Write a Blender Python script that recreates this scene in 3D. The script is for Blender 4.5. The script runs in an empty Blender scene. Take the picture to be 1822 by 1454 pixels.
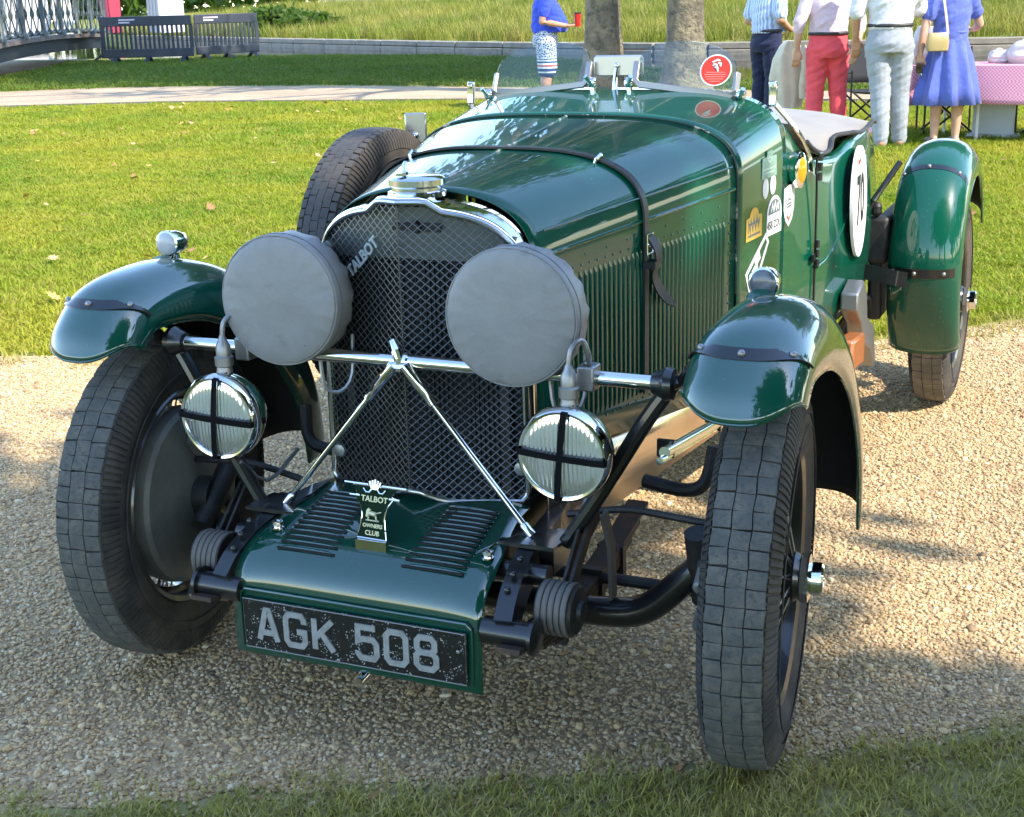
import bpy, bmesh, math, random
import numpy as np
from mathutils import Vector, Matrix, noise
random.seed(7); rng = np.random.default_rng(7)
PI = math.pi
scene = bpy.context.scene
COL = scene.collection

# ------------------------------------------------------------------ camera, sky, sun, exposure
CAMP = Vector((1.3207, -2.4938, 1.4855))
YAW, PITCH, ROLL, FOC = -0.4144, 0.2878, -0.0268, 2479.2
fw = Vector((math.sin(YAW)*math.cos(PITCH), math.cos(YAW)*math.cos(PITCH), -math.sin(PITCH)))
rt = Vector((math.cos(YAW), -math.sin(YAW), 0)); up = rt.cross(fw)
cr = rt*math.cos(ROLL)+up*math.sin(ROLL); cu = -rt*math.sin(ROLL)+up*math.cos(ROLL)
cam = bpy.data.cameras.new('camera'); camo = bpy.data.objects.new('camera', cam); COL.objects.link(camo)
camo.matrix_world = Matrix(((cr.x, cu.x, -fw.x, CAMP.x), (cr.y, cu.y, -fw.y, CAMP.y), (cr.z, cu.z, -fw.z, CAMP.z), (0, 0, 0, 1)))
cam.sensor_fit = 'HORIZONTAL'; cam.sensor_width = 36; cam.lens = 36*FOC/1822
cam.clip_start = .05; cam.clip_end = 2000
scene.camera = camo

SUN_AZ = (0.97, -0.22); SUN_EL = math.radians(43)
sh = Vector((SUN_AZ[0], SUN_AZ[1], 0)).normalized()
SUN = Vector((sh.x*math.cos(SUN_EL), sh.y*math.cos(SUN_EL), math.sin(SUN_EL)))
world = bpy.data.worlds.new('World'); scene.world = world; world.use_nodes = True
wn = world.node_tree; wn.nodes.clear()
sky = wn.nodes.new('ShaderNodeTexSky'); sky.sky_type = 'NISHITA'; sky.sun_disc = False
sky.sun_elevation = SUN_EL; sky.sun_rotation = math.atan2(sh.x, sh.y)
sky.air_density = 1.0; sky.dust_density = .3; sky.ozone_density = 2.2
bgn = wn.nodes.new('ShaderNodeBackground'); bgn.inputs['Strength'].default_value = .15
won = wn.nodes.new('ShaderNodeOutputWorld')
wn.links.new(sky.outputs[0], bgn.inputs[0]); wn.links.new(bgn.outputs[0], won.inputs[0])
sl = bpy.data.lights.new('sun', 'SUN'); sl.energy = 2.0; sl.angle = math.radians(.53); sl.color = (1, .92, .80)
so = bpy.data.objects.new('sun', sl); COL.objects.link(so)
so.rotation_euler = SUN.to_track_quat('Z', 'Y').to_euler(); so.location = (20, -3, 20)
scene.view_settings.view_transform = 'Standard'; scene.view_settings.look = 'None'
scene.view_settings.exposure = 2.2; scene.view_settings.gamma = 1
scene.view_settings.use_curve_mapping = False
scene.render.engine = 'CYCLES'
scene.cycles.max_bounces = 8; scene.cycles.transparent_max_bounces = 12
scene.cycles.caustics_reflective = False; scene.cycles.caustics_refractive = False
scene.cycles.use_denoising = True

# ------------------------------------------------------------------ materials
def M(name, base, rough=.5, metal=0., coat=0., coat_rough=.03, spec=.5, var=None, bump=None, trans=0, speck=None, rvar=None, trl=None, sheen=0, coat_ior=1.5):
    m = bpy.data.materials.new(name); m.use_nodes = True
    nt = m.node_tree; p = nt.nodes['Principled BSDF']
    p.inputs['Base Color'].default_value = (*base, 1); p.inputs['Roughness'].default_value = rough
    p.inputs['Metallic'].default_value = metal; p.inputs['Coat Weight'].default_value = coat
    p.inputs['Coat Roughness'].default_value = coat_rough; p.inputs['Specular IOR Level'].default_value = spec
    p.inputs['Coat IOR'].default_value = coat_ior; p.inputs['Transmission Weight'].default_value = trans; p.inputs['Sheen Weight'].default_value = sheen
    tc = nt.nodes.new('ShaderNodeTexCoord'); L = nt.links.new
    csock = None
    def nz(scale, detail=4, rough_=.6):
        n = nt.nodes.new('ShaderNodeTexNoise'); n.inputs['Scale'].default_value = scale
        n.inputs['Detail'].default_value = detail; n.inputs['Roughness'].default_value = rough_
        L(tc.outputs['Object'], n.inputs['Vector']); return n
    def ramp(src, lo, hi):
        r = nt.nodes.new('ShaderNodeMapRange'); r.inputs[1].default_value = lo; r.inputs[2].default_value = hi
        L(src, r.inputs[0]); return r.outputs[0]
    def mix(fac, a, b):
        x = nt.nodes.new('ShaderNodeMix'); x.data_type = 'RGBA'; L(fac, x.inputs[0])
        for i, c in ((6, a), (7, b)):
            if isinstance(c, tuple): x.inputs[i].default_value = (*c, 1)
            else: L(c, x.inputs[i])
        return x.outputs[2]
    cur = tuple(base)
    for v in (var or []):
        col, scale, lo, hi = v
        cur = mix(ramp(nz(scale).outputs['Fac'], lo, hi), cur, col)
    if speck:
        col, scale, thr, amt = speck
        vo = nt.nodes.new('ShaderNodeTexVoronoi'); vo.inputs['Scale'].default_value = scale; L(tc.outputs['Object'], vo.inputs['Vector'])
        f = ramp(vo.outputs['Distance'], thr, thr*.6)
        n2 = ramp(nz(scale*.23, 2).outputs['Fac'], .5, .6)
        mu = nt.nodes.new('ShaderNodeMath'); mu.operation = 'MULTIPLY'; L(f, mu.inputs[0]); L(n2, mu.inputs[1])
        mu2 = nt.nodes.new('ShaderNodeMath'); mu2.operation = 'MULTIPLY'; L(mu.outputs[0], mu2.inputs[0]); mu2.inputs[1].default_value = amt
        mu2.use_clamp = True
        cur = mix(mu2.outputs[0], cur, col)
    if not isinstance(cur, tuple): L(cur, p.inputs['Base Color'])
    if rvar:
        scale, lo, hi = rvar
        r = nt.nodes.new('ShaderNodeMapRange'); L(nz(scale).outputs['Fac'], r.inputs[0])
        r.inputs[1].default_value = .35; r.inputs[2].default_value = .7; r.inputs[3].default_value = lo; r.inputs[4].default_value = hi
        L(r.outputs[0], p.inputs['Roughness'])
    if bump:
        scale, st, dist = bump
        b = nt.nodes.new('ShaderNodeBump'); b.inputs['Strength'].default_value = st; b.inputs['Distance'].default_value = dist
        L(nz(scale, 5).outputs['Fac'], b.inputs['Height']); L(b.outputs[0], p.inputs['Normal'])
    if trl:   # thin leaf: let some light through
        t = nt.nodes.new('ShaderNodeBsdfTranslucent'); t.inputs[0].default_value = (*trl[0], 1)
        mx = nt.nodes.new('ShaderNodeMixShader'); mx.inputs[0].default_value = trl[1]
        L(p.outputs[0], mx.inputs[1]); L(t.outputs[0], mx.inputs[2])
        L(mx.outputs[0], nt.nodes['Material Output'].inputs[0])
    return m

def grass_mat(name, c1, c2, c3, big=.35, rand=True):
    """living grass: per-clump and large-scale colour differences"""
    m = bpy.data.materials.new(name); m.use_nodes = True; nt = m.node_tree; p = nt.nodes['Principled BSDF']; L = nt.links.new
    p.inputs['Roughness'].default_value = .6; p.inputs['Specular IOR Level'].default_value = .25
    g = nt.nodes.new('ShaderNodeNewGeometry')
    n = nt.nodes.new('ShaderNodeTexNoise'); n.inputs['Scale'].default_value = big; n.inputs['Detail'].default_value = 5
    L(g.outputs['Position'], n.inputs['Vector'])
    r = nt.nodes.new('ShaderNodeMapRange'); r.inputs[1].default_value = .36; r.inputs[2].default_value = .64; L(n.outputs['Fac'], r.inputs[0])
    mx = nt.nodes.new('ShaderNodeMix'); mx.data_type = 'RGBA'; L(r.outputs[0], mx.inputs[0])
    mx.inputs[6].default_value = (*c1, 1); mx.inputs[7].default_value = (*c2, 1)
    oi = nt.nodes.new('ShaderNodeObjectInfo')
    n3 = nt.nodes.new('ShaderNodeTexNoise'); n3.inputs['Scale'].default_value = 26; n3.inputs['Detail'].default_value = 3
    L(g.outputs['Position'], n3.inputs['Vector'])
    r2 = nt.nodes.new('ShaderNodeMapRange'); r2.inputs[1].default_value = .55 if rand else .45; r2.inputs[2].default_value = 1.0 if rand else .75; r2.inputs[4].default_value = .8
    L(oi.outputs['Random'] if rand else n3.outputs['Fac'], r2.inputs[0])
    m2 = nt.nodes.new('ShaderNodeMix'); m2.data_type = 'RGBA'; L(r2.outputs[0], m2.inputs[0]); L(mx.outputs[2], m2.inputs[6]); m2.inputs[7].default_value = (*c3, 1)
    L(m2.outputs[2], p.inputs['Base Color'])
    if rand:
        t = nt.nodes.new('ShaderNodeBsdfTranslucent'); L(m2.outputs[2], t.inputs[0])
        ms = nt.nodes.new('ShaderNodeMixShader'); ms.inputs[0].default_value = .35
        L(p.outputs[0], ms.inputs[1]); L(t.outputs[0], ms.inputs[2]); L(ms.outputs[0], nt.nodes['Material Output'].inputs[0])
    else:
        b = nt.nodes.new('ShaderNodeBump'); b.inputs['Distance'].default_value = .02; b.inputs['Strength'].default_value = .8
        L(n3.outputs['Fac'], b.inputs['Height']); L(b.outputs[0], p.inputs['Normal'])
    return m

def gravel_mat(name, cols, vscale, flat=True):
    m = bpy.data.materials.new(name); m.use_nodes = True; nt = m.node_tree; p = nt.nodes['Principled BSDF']; L = nt.links.new
    p.inputs['Roughness'].default_value = .85; p.inputs['Specular IOR Level'].default_value = .25
    cr_ = nt.nodes.new('ShaderNodeValToRGB'); cr_.color_ramp.interpolation = 'LINEAR'
    e = cr_.color_ramp.elements
    while len(e) < len(cols): e.new(.5)
    for i, c in enumerate(cols): e[i].position = i/(len(cols)-1); e[i].color = (*c, 1)
    if flat:
        g = nt.nodes.new('ShaderNodeNewGeometry')
        vo = nt.nodes.new('ShaderNodeTexVoronoi'); vo.inputs['Scale'].default_value = vscale; L(g.outputs['Position'], vo.inputs['Vector'])
        sp = nt.nodes.new('ShaderNodeSeparateColor'); L(vo.outputs['Color'], sp.inputs[0]); L(sp.outputs[0], cr_.inputs[0])
        b = nt.nodes.new('ShaderNodeBump'); b.inputs['Distance'].default_value = .006; b.inputs['Strength'].default_value = .7; b.invert = True
        L(vo.outputs['Distance'], b.inputs['Height']); L(b.outputs[0], p.inputs['Normal'])
        n = nt.nodes.new('ShaderNodeTexNoise'); n.inputs['Scale'].default_value = .9; n.inputs['Detail'].default_value = 6; L(g.outputs['Position'], n.inputs['Vector'])
        hs = nt.nodes.new('ShaderNodeMapRange'); hs.inputs[1].default_value = .3; hs.inputs[2].default_value = .7; hs.inputs[3].default_value = .75; hs.inputs[4].default_value = 1.12; L(n.outputs['Fac'], hs.inputs[0])
        mx = nt.nodes.new('ShaderNodeVectorMath'); mx.operation = 'SCALE'; L(cr_.outputs[0], mx.inputs[0]); L(hs.outputs[0], mx.inputs['Scale'])
        L(mx.outputs[0], p.inputs['Base Color'])
    else:
        oi = nt.nodes.new('ShaderNodeObjectInfo'); L(oi.outputs['Random'], cr_.inputs[0]); L(cr_.outputs[0], p.inputs['Base Color'])
    return m

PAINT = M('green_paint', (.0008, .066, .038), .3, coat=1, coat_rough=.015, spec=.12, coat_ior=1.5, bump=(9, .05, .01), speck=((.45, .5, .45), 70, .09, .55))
PAINTW = M('green_paint_wing', (.0008, .056, .036), .3, coat=1, coat_rough=.012, spec=.12, coat_ior=1.95, bump=(7, .03, .01), speck=((.45, .5, .45), 60, .06, .5))  # same paint as the body; coat raised to strengthen the reflected sky
PAINTD = M('green_paint_apron', (.0008, .046, .029), .3, coat=1, coat_rough=.015, spec=.12, coat_ior=1.85, bump=(6, .05, .01), speck=((.4, .4, .35), 90, .07, .5))  # body paint again, coat raised for more sky on the apron
UNDER = M('black_underseal', (.006, .006, .006), .8, bump=(120, .4, .003))
CHROME = M('chrome', (.78, .78, .77), .07, 1, bump=(30, .02, .002))
ALLOY = M('cast_alloy', (.30, .30, .30), .42, .85, bump=(180, .15, .001))
ALUM = M('gravel_tinted_aluminium', (.82, .66, .50), .22, 1, var=[((.62, .46, .32), 9, .5, .8)], bump=(20, .1, .003))  # polished metal; tan put into the base stands for reflected lit gravel
DALLOY = M('dark_brake_alloy', (.13, .135, .13), .5, .25, var=[((.20, .20, .185), 14, .4, .8)], bump=(160, .2, .001))
RUBBER = M('tyre_rubber', (.028, .027, .026), .75, spec=.3, var=[((.11, .095, .078), 8, .40, .85)], bump=(220, .25, .001))
TREAD = M('worn_tyre_tread', (.088, .09, .085), .85, spec=.2, var=[((.145, .135, .115), 30, .42, .75), ((.065, .069, .069), 110, .50, .68)], bump=(120, .6, .003))
RUBBER2 = M('dusty_spare_rubber', (.03, .03, .03), .8, spec=.3, var=[((.105, .085, .064), 5, .35, .7)], bump=(200, .25, .001))
BLACK = M('black_enamel', (.008, .008, .009), .32, coat=.6, bump=(60, .1, .001), speck=((.12, .1, .08), 60, .14, .5))
MATBLACK = M('oily_black', (.012, .012, .012), .55, var=[((.05, .042, .035), 20, .5, .8)], bump=(90, .3, .002))
VINYL = M('grey_vinyl', (.215, .215, .218), .45, spec=.45, var=[((.275, .272, .27), 6, .35, .75), ((.16, .16, .16), 15, .62, .8)], bump=(16, .28, .012), speck=((.05, .05, .05), 34, .055, .9))
LEATHER = M('black_leather', (.022, .021, .02), .55, var=[((.05, .047, .044), 14, .45, .75)], bump=(200, .25, .001))
DARKCORE = M('radiator_core', (.006, .007, .008), .6)
HEADER = M('header_tank', (.11, .13, .13), .4, .6)
GLASS = M('screen_glass', (.80, .90, .92), .0, trans=1)
SPOKE = M('spoke_enamel', (.07, .072, .078), .3, .6)
LENS = M('lamp_lens', (.96, .97, .96), .02, trans=1)
FLUTED = M('fluted_lamp_glass', (.80, .84, .90), .11, .85, coat=1, coat_rough=.01)
WHITE = M('white_vinyl', (.78, .78, .76), .5)
YELLOW = M('yellow_sticker', (.62, .38, .06), .5)
PALEG = M('pale_green_sticker', (.20, .34, .28), .4)
REDS = M('red_decal', (.62, .035, .012), .4)
INK = M('sticker_ink', (.015, .015, .018), .5)
INKG = M('grey_ink', (.10, .13, .14), .5)
SILVER = M('silver_plate_letter', (.34, .36, .37), .45, .35, var=[((.25, .27, .27), 40, .45, .7)])
PLATEBLK = M('plate_black', (.008, .008, .008), .4, speck=((.45, .47, .46), 210, .34, 1.3), bump=(90, .2, .001))
AMBER = M('amber_lens', (.75, .27, .01), .15, coat=.5)
ORANGE = M('orange_reflector', (.62, .14, .03), .3)
CANVAS = M('tonneau_canvas', (.25, .225, .195), .85, var=[((.20, .18, .155), 6, .4, .7)], bump=(300, .25, .001), sheen=.2)
RUST = M('spring_steel', (.05, .035, .026), .6, .4, var=[((.12, .055, .03), 25, .5, .8)], bump=(90, .3, .001))
FROST = M('frosted_lens', (.45, .46, .48), .25, coat=.6)
FROSTD = M('dark_lamp_lens', (.10, .115, .14), .25, coat=.7)
BADGEG = M('badge_green', (.003, .02, .007), .6, spec=.1)
CREAMG = M('badge_gilt', (.55, .55, .35), .4, .4)
COPPER = M('damper_leather', (.105, .097, .088), .6)

# ------------------------------------------------------------------ mesh helpers
def V(*a): return Vector(a)
class MB:
    def __init__(s): s.v = []; s.f = []
    def add(s, v, f):
        o = len(s.v); s.v += [tuple(p) for p in v]; s.f += [tuple(i+o for i in q) for q in f]; return s
    def box(s, c, size, R=None):
        v = []
        for dx in (-.5, .5):
            for dy in (-.5, .5):
                for dz in (-.5, .5):
                    p = Vector((dx*size[0], dy*size[1], dz*size[2]))
                    if R is not None: p = R @ p
                    v.append(p+Vector(c))
        return s.add(v, [(0, 1, 3, 2), (4, 6, 7, 5), (0, 4, 5, 1), (2, 3, 7, 6), (0, 2, 6, 4), (1, 5, 7, 3)])
    def loft(s, rings, closed=True, cap=True, loop=False):
        n = len(rings[0]); v = [p for r in rings for p in r]; f = []
        m = len(rings)
        for i in range(m if loop else m-1):
            for j in range(n if closed else n-1):
                a = i*n+j; b = i*n+(j+1) % n; i2 = (i+1) % m
                f.append((a, b, i2*n+(j+1) % n, i2*n+j))
        if cap and closed and not loop:
            f.append(tuple(range(n))[::-1]); f.append(tuple((m-1)*n+j for j in range(n)))
        return s.add(v, f)
    def tube(s, pts, r, n=10, cap=True, loop=False, sec=None):
        pts = [Vector(p) for p in pts]; m = len(pts)
        rs = r if isinstance(r, (list, tuple)) else [r]*m
        rings = []; N = None
        for i, p in enumerate(pts):
            if loop: t = pts[(i+1) % m]-pts[i-1]
            else: t = pts[min(i+1, m-1)]-pts[max(i-1, 0)]
            t.normalize()
            if N is None:
                N = t.cross(Vector((0, 0, 1)) if abs(t.z) < .9 else Vector((0, 1, 0))).normalized()
            N = (N-t*N.dot(t)).normalized(); B = t.cross(N)
            if sec: rings.append([p+N*a*rs[i]+B*b*rs[i] for a, b in sec])
            else: rings.append([p+(N*math.cos(2*PI*k/n)+B*math.sin(2*PI*k/n))*rs[i] for k in range(n)])
        return s.loft(rings, True, cap, loop)
    def lathe(s, prof, mat=None, n=32, cap=True, close=False):
        mat = mat or Matrix.Identity(4); rings = []
        for k in range(n):
            a = 2*PI*k/n
            rings.append([mat @ Vector((r*math.cos(a), r*math.sin(a), h)) for r, h in prof])
        s.loft(rings, close, False, True)
        if cap and not close:
            o = len(s.v)-n*len(prof); q = len(prof)
            if prof[0][0] > 1e-6: s.f.append(tuple(o+k*q for k in range(n))[::-1])
            if prof[-1][0] > 1e-6: s.f.append(tuple(o+k*q+q-1 for k in range(n)))
        return s
    def prism(s, poly, mat, d):
        n = len(poly); v = [mat @ Vector((a, b, 0)) for a, b in poly]+[mat @ Vector((a, b, d)) for a, b in poly]
        f = [tuple(range(n))[::-1], tuple(range(n, 2*n))]+[(i, (i+1) % n, n+(i+1) % n, n+i) for i in range(n)]
        return s.add(v, f)
    def ball(s, c, r, n=12):
        r = r if isinstance(r, (tuple, list)) else (r, r, r); m = n//2+1; prof = []
        v = []; f = []
        for i in range(m+1):
            ph = PI*i/m
            for k in range(n):
                a = 2*PI*k/n
                v.append((c[0]+r[0]*math.sin(ph)*math.cos(a), c[1]+r[1]*math.sin(ph)*math.sin(a), c[2]+r[2]*math.cos(ph)))
        for i in range(m):
            for k in range(n): f.append((i*n+k, (i+1)*n+k, (i+1)*n+(k+1) % n, i*n+(k+1) % n))
        return s.add(v, f)
    def strip(s, pts, nrm, w, t):
        """flat strap of width w and thickness t along pts; nrm = surface normals"""
        pts = [Vector(p) for p in pts]; m = len(pts); rings = []
        for i, p in enumerate(pts):
            tn = (pts[min(i+1, m-1)]-pts[max(i-1, 0)]).normalized()
            nn = Vector(nrm[i]) if isinstance(nrm, list) else Vector(nrm)
            nn = (nn-tn*nn.dot(tn)).normalized(); a = tn.cross(nn)
            ww = w[i] if isinstance(w, list) else w
            rings.append([p-a*ww/2, p+a*ww/2, p+a*ww/2+nn*t, p-a*ww/2+nn*t])
        return s.loft(rings)
    def mesh(s, name, smooth=True, angle=35, weld=True):
        me = bpy.data.meshes.new(name); me.from_pydata(s.v, [], s.f)
        bm = bmesh.new(); bm.from_mesh(me)
        if weld: bmesh.ops.remove_doubles(bm, verts=bm.verts, dist=1e-6)
        bmesh.ops.recalc_face_normals(bm, faces=bm.faces)
        bm.to_mesh(me); bm.free()
        if smooth:
            me.shade_smooth(); me.set_sharp_from_angle(angle=math.radians(angle))
        return me

def tag(o, label, cat, group=None, kind=None):
    if label: o['label'] = label
    if cat: o['category'] = cat
    if group: o['group'] = group
    if kind: o['kind'] = kind
    return o
def obj(name, me, mat, parent=None, bevel=0, solid=0, label=None, kind=None):
    if isinstance(me, MB): me = me.mesh(name)
    if mat is not None and not me.materials:
        for m_ in (mat if isinstance(mat, (list, tuple)) else [mat]): me.materials.append(m_)
    o = bpy.data.objects.new(name, me); COL.objects.link(o)
    if parent is not None:
        o.parent = parent
        if parent.type == 'EMPTY' and parent.get('worldparts'): o.matrix_parent_inverse = Matrix.Translation(-parent.location)
    if solid:
        md = o.modifiers.new('solidify', 'SOLIDIFY'); md.thickness = abs(solid); md.offset = -1 if solid > 0 else 1
        if isinstance(mat, (list, tuple)): md.material_offset = 1; md.material_offset_rim = 0
    if bevel:
        md = o.modifiers.new('bevel', 'BEVEL'); md.width = bevel; md.segments = 2; md.limit_method = 'ANGLE'; md.angle_limit = math.radians(50)
    if label: o['label'] = label
    if kind: o['kind'] = kind
    return o
def empty(name, loc, label, cat, group=None, rz=0, world=False):
    o = bpy.data.objects.new(name, None); COL.objects.link(o); o.location = loc; o.rotation_euler = (0, 0, rz); o.empty_display_size = .2
    if world: o['worldparts'] = 1
    return tag(o, label, cat, group)
def copy_tree(o, parent=None):
    c = o.copy(); COL.objects.link(c)
    if parent: c.parent = parent
    for ch in o.children: copy_tree(ch, c)
    return c
def eval_mesh(o):
    dg = bpy.context.evaluated_depsgraph_get(); return bpy.data.meshes.new_from_object(o.evaluated_get(dg))
def remesh(mb, voxel, smooth=6, wr=None):
    me = mb.mesh('tmp', weld=False); o = bpy.data.objects.new('tmp', me); COL.objects.link(o)
    md = o.modifiers.new('r', 'REMESH'); md.mode = 'VOXEL'; md.voxel_size = voxel
    if smooth:
        sm = o.modifiers.new('s', 'SMOOTH'); sm.iterations = smooth; sm.factor = .5
    out = eval_mesh(o); bpy.data.objects.remove(o); bpy.data.meshes.remove(me)
    if wr:
        amp, sx, sz, seed = wr
        n = len(out.vertices); co = np.empty(n*3); nm = np.empty(n*3); out.vertices.foreach_get('co', co); out.vertices.foreach_get('normal', nm)
        co = co.reshape(-1, 3); nm = nm.reshape(-1, 3); h = np.empty((n, 1))
        for i, (x, y, z) in enumerate(co.tolist()):
            q = Vector((x*sx+seed, y*sx, z*sz+x*sz*.5)); h[i] = amp*(noise.noise(q)+.5*noise.noise(q*2.3))
        out.vertices.foreach_set('co', (co+nm*h).ravel()); out.update()
    out.shade_smooth(); return out
def text_mesh(txt, size, depth=.001, bold=0., align='CENTER'):
    cu_ = bpy.data.curves.new('t', 'FONT'); cu_.body = txt; cu_.size = size; cu_.extrude = depth; cu_.offset = bold; cu_.align_x = align; cu_.align_y = 'CENTER'; cu_.resolution_u = 3
    o = bpy.data.objects.new('t', cu_); COL.objects.link(o); me = eval_mesh(o); bpy.data.objects.remove(o); return me
def xform(me, mat): me.transform(mat); return me
def frame(o, ex, ey, ez=None):
    ex = Vector(ex).normalized(); ey = Vector(ey); ey = (ey-ex*ey.dot(ex)).normalized(); ez = ex.cross(ey)
    return Matrix(((ex.x, ey.x, ez.x, o[0]), (ex.y, ey.y, ez.y, o[1]), (ex.z, ey.z, ez.z, o[2]), (0, 0, 0, 1)))
def axis(o, d):
    d = Vector(d).normalized(); a = Vector((0, 0, 1)) if abs(d.z) < .9 else Vector((0, 1, 0))
    ex = a.cross(d).normalized(); ey = d.cross(ex); return Matrix(((ex.x, ey.x, d.x, o[0]), (ex.y, ey.y, d.y, o[1]), (ex.z, ey.z, d.z, o[2]), (0, 0, 0, 1)))
def cat(pts, n):
    """catmull-rom resample"""
    P = [Vector(p) for p in pts]; P = [P[0]*2-P[1]]+P+[P[-1]*2-P[-2]]; out = []; m = len(P)-3
    for i in range(n):
        t = i/(n-1)*m; k = min(int(t), m-1); u = t-k; a, b, c, d = P[k:k+4]
        out.append(.5*((2*b)+(c-a)*u+(2*a-5*b+4*c-d)*u*u+(3*b-a-3*c+d)*u**3))
    return out
def lerp(a, b, t): return a+(b-a)*t
def sstep(x): x = max(0, min(1, x)); return x*x*(3-2*x)

# ------------------------------------------------------------------ ground, drive, path, canal
LAWN = grass_mat('lawn_ground', (.16, .18, .014), (.25, .23, .025), (.33, .25, .07), .55, False)
BLADE = grass_mat('lawn_blade', (.18, .28, .013), (.36, .365, .025), (.46, .38, .08), .7)
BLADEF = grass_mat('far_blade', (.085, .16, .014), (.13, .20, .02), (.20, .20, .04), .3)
MEADOW = grass_mat('meadow_blade', (.15, .21, .02), (.31, .29, .05), (.40, .33, .11), .16)
PEB = [(.24, .165, .095), (.46, .30, .145), (.60, .425, .22), (.38, .275, .16), (.65, .48, .27), (.50, .335, .165), (.70, .58, .39)]
GRAV = gravel_mat('gravel_bed', [(.27, .185, .105), (.50, .35, .185), (.40, .28, .155), (.57, .415, .23)], 85)
PEBM = gravel_mat('pebble', PEB, 1, False)
SAND = gravel_mat('path_gravel', [(.36, .25, .15), (.50, .365, .235), (.42, .305, .19)], 30)
WATER = M('canal_water', (.012, .02, .014), .04, spec=.5, bump=(1.6, .06, .05))
STONE = M('kerb_stone', (.30, .26, .21), .85, var=[((.19, .17, .14), 3, .4, .7)], bump=(12, .4, .01))

def sheet(name, pts, z, mat, kind='structure'):
    me = bpy.data.meshes.new(name); me.from_pydata([(x, y, z) for x, y in pts], [], [tuple(range(len(pts)))])
    bm = bmesh.new(); bm.from_mesh(me); bmesh.ops.recalc_face_normals(bm, faces=bm.faces)
    for f in bm.faces:
        if f.normal.z < 0: f.normal_flip()
    bmesh.ops.triangulate(bm, faces=bm.faces); bm.to_mesh(me); bm.free()
    o = obj(name, me, mat); o['kind'] = kind; return o
def ragged(pts, amp, step=.06, seed=0):
    out = []
    for (a, b), (c, d) in zip(pts[:-1], pts[1:]):
        L = math.hypot(c-a, d-b); n = max(1, int(L/step)); nx, ny = -(d-b)/L, (c-a)/L
        for i in range(n):
            t = i/n; x, y = a+(c-a)*t, b+(d-b)*t
            k = amp*(noise.noise(Vector((x*3, y*3, seed)))+.7*noise.noise(Vector((x*11, y*11, seed+5))))
            out.append((x+nx*k, y+ny*k))
    return out+[pts[-1]]
near_bank = [(-150, 62), (-60, 45), (-31, 31.5), (-22, 32.8), (-15.6, 32.2), (-11, 29.5), (-7.5, 25), (-4.5, 21), (0, 18.6), (10, 17), (150, 0)]
far_bank = [(-150, 120), (-60, 66), (-32, 48.5), (-20, 41.3), (-16, 39.3), (-12, 37.6), (-9, 37.2), (-2, 38.6), (10, 42), (150, 80)]
sheet('lawn', [(-150, -150), (150, -150)]+near_bank[::-1], 0, LAWN)
sheet('canal_water', [(-150, 200), (150, 200), (150, -30), (20, 10), (-20, 20), (-150, 30)], -.28, WATER)
b = MB()
b.loft([[V(x, y, 0), V(x, y, -.6)] for x, y in near_bank], False, False)
o = obj('near_bank', b, STONE); o['kind'] = 'structure'
EDGE_N = [(-9, -5.62), (-.55, -.76), (-.187, -.53), (.5, -.175), (.8, .005), (1.24, .27), (3, 1.3), (9, 4.9)]
EDGE_F = [(-12, -2.0), (-3.2, 2.1), (-1.6, 2.75), (.39, 3.52), (.97, 4.15), (1.5, 4.2), (3, 4.1), (9, 5.6)]  # out of view at right, bent in so the bonnet side reflects grass
en = ragged(EDGE_N, .05, .05, 1); ef = ragged(EDGE_F, .10, .08, 2)
sheet('gravel_drive', en+ef[::-1], .004, GRAV)
sheet('worn_verge', [(x, y+.012) for x, y in en if -3.2 < x < 3.2]+[(3, -2), (-3, -3.5)], .002, grass_mat('verge_soil', (.23, .21, .07), (.30, .26, .12), (.36, .29, .16), 1.2, False))
PN = [(-45, 3), (-20, 12.6), (-14.9, 14.8), (-12.5, 15.85), (-9.7, 16.3), (-7.7, 16.65), (-4, 16.9), (8, 16.2), (30, 13)]
PF = [(-60, 12), (-22, 17.0), (-18, 18.3), (-16.9, 19.3), (-15.3, 19.75), (-11.9, 20.0), (-9.2, 19.75), (-4, 19.0), (8, 18.0), (30, 15)]
sheet('path', PN+PF[::-1], .004, SAND)
sheet('bridge_approach', [(-21.9, 22.3), (-23.5, 25.2), (-25, 27.7), (-26.2, 29.6), (-29.5, 30.9), (-60, 36), (-60, 20), (-35, 20)], .004, SAND)
b = MB(); pts = cat([(x, y, .012) for x, y in PN], 60); b.strip(pts, (0, 0, 1), .04, .03)
o = obj('path_edging', b, M('edging_board', (.12, .11, .10), .8)); o['kind'] = 'structure'
# far bank
def far_y(x):
    for (a, b_), (c, d) in zip(far_bank[:-1], far_bank[1:]):
        if a <= x <= c: return b_+(d-b_)*(x-a)/(c-a)
    return far_bank[-1][1]
b = MB(); rings = []
xs = list(np.linspace(-70, 40, 56))
for x in xs:
    y0 = far_y(x); rings.append([V(x, y0+.45, -.5), V(x, y0+.45, .02), V(x, y0+3, .16+.1*noise.noise(V(x*.3, 1, 0))), V(x, y0+7, .5+.15*noise.noise(V(x*.3, 5, 0))), V(x, y0+14, .95+.1*noise.noise(V(x*.2, 9, 0))), V(x, y0+30, 1.15), V(x, y0+400, 1.15)])
b.loft(rings, False, False)
o = obj('far_bank', b, grass_mat('bank_ground', (.13, .19, .018), (.27, .26, .045), (.36, .31, .10), .2, False)); o['kind'] = 'structure'
wall = empty('canal_wall', (-20, 41, 0), 'low pale stone wall edging the far side of the canal', 'wall', world=True)
wall['worldparts'] = 1
x = -45.
k = 0
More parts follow.
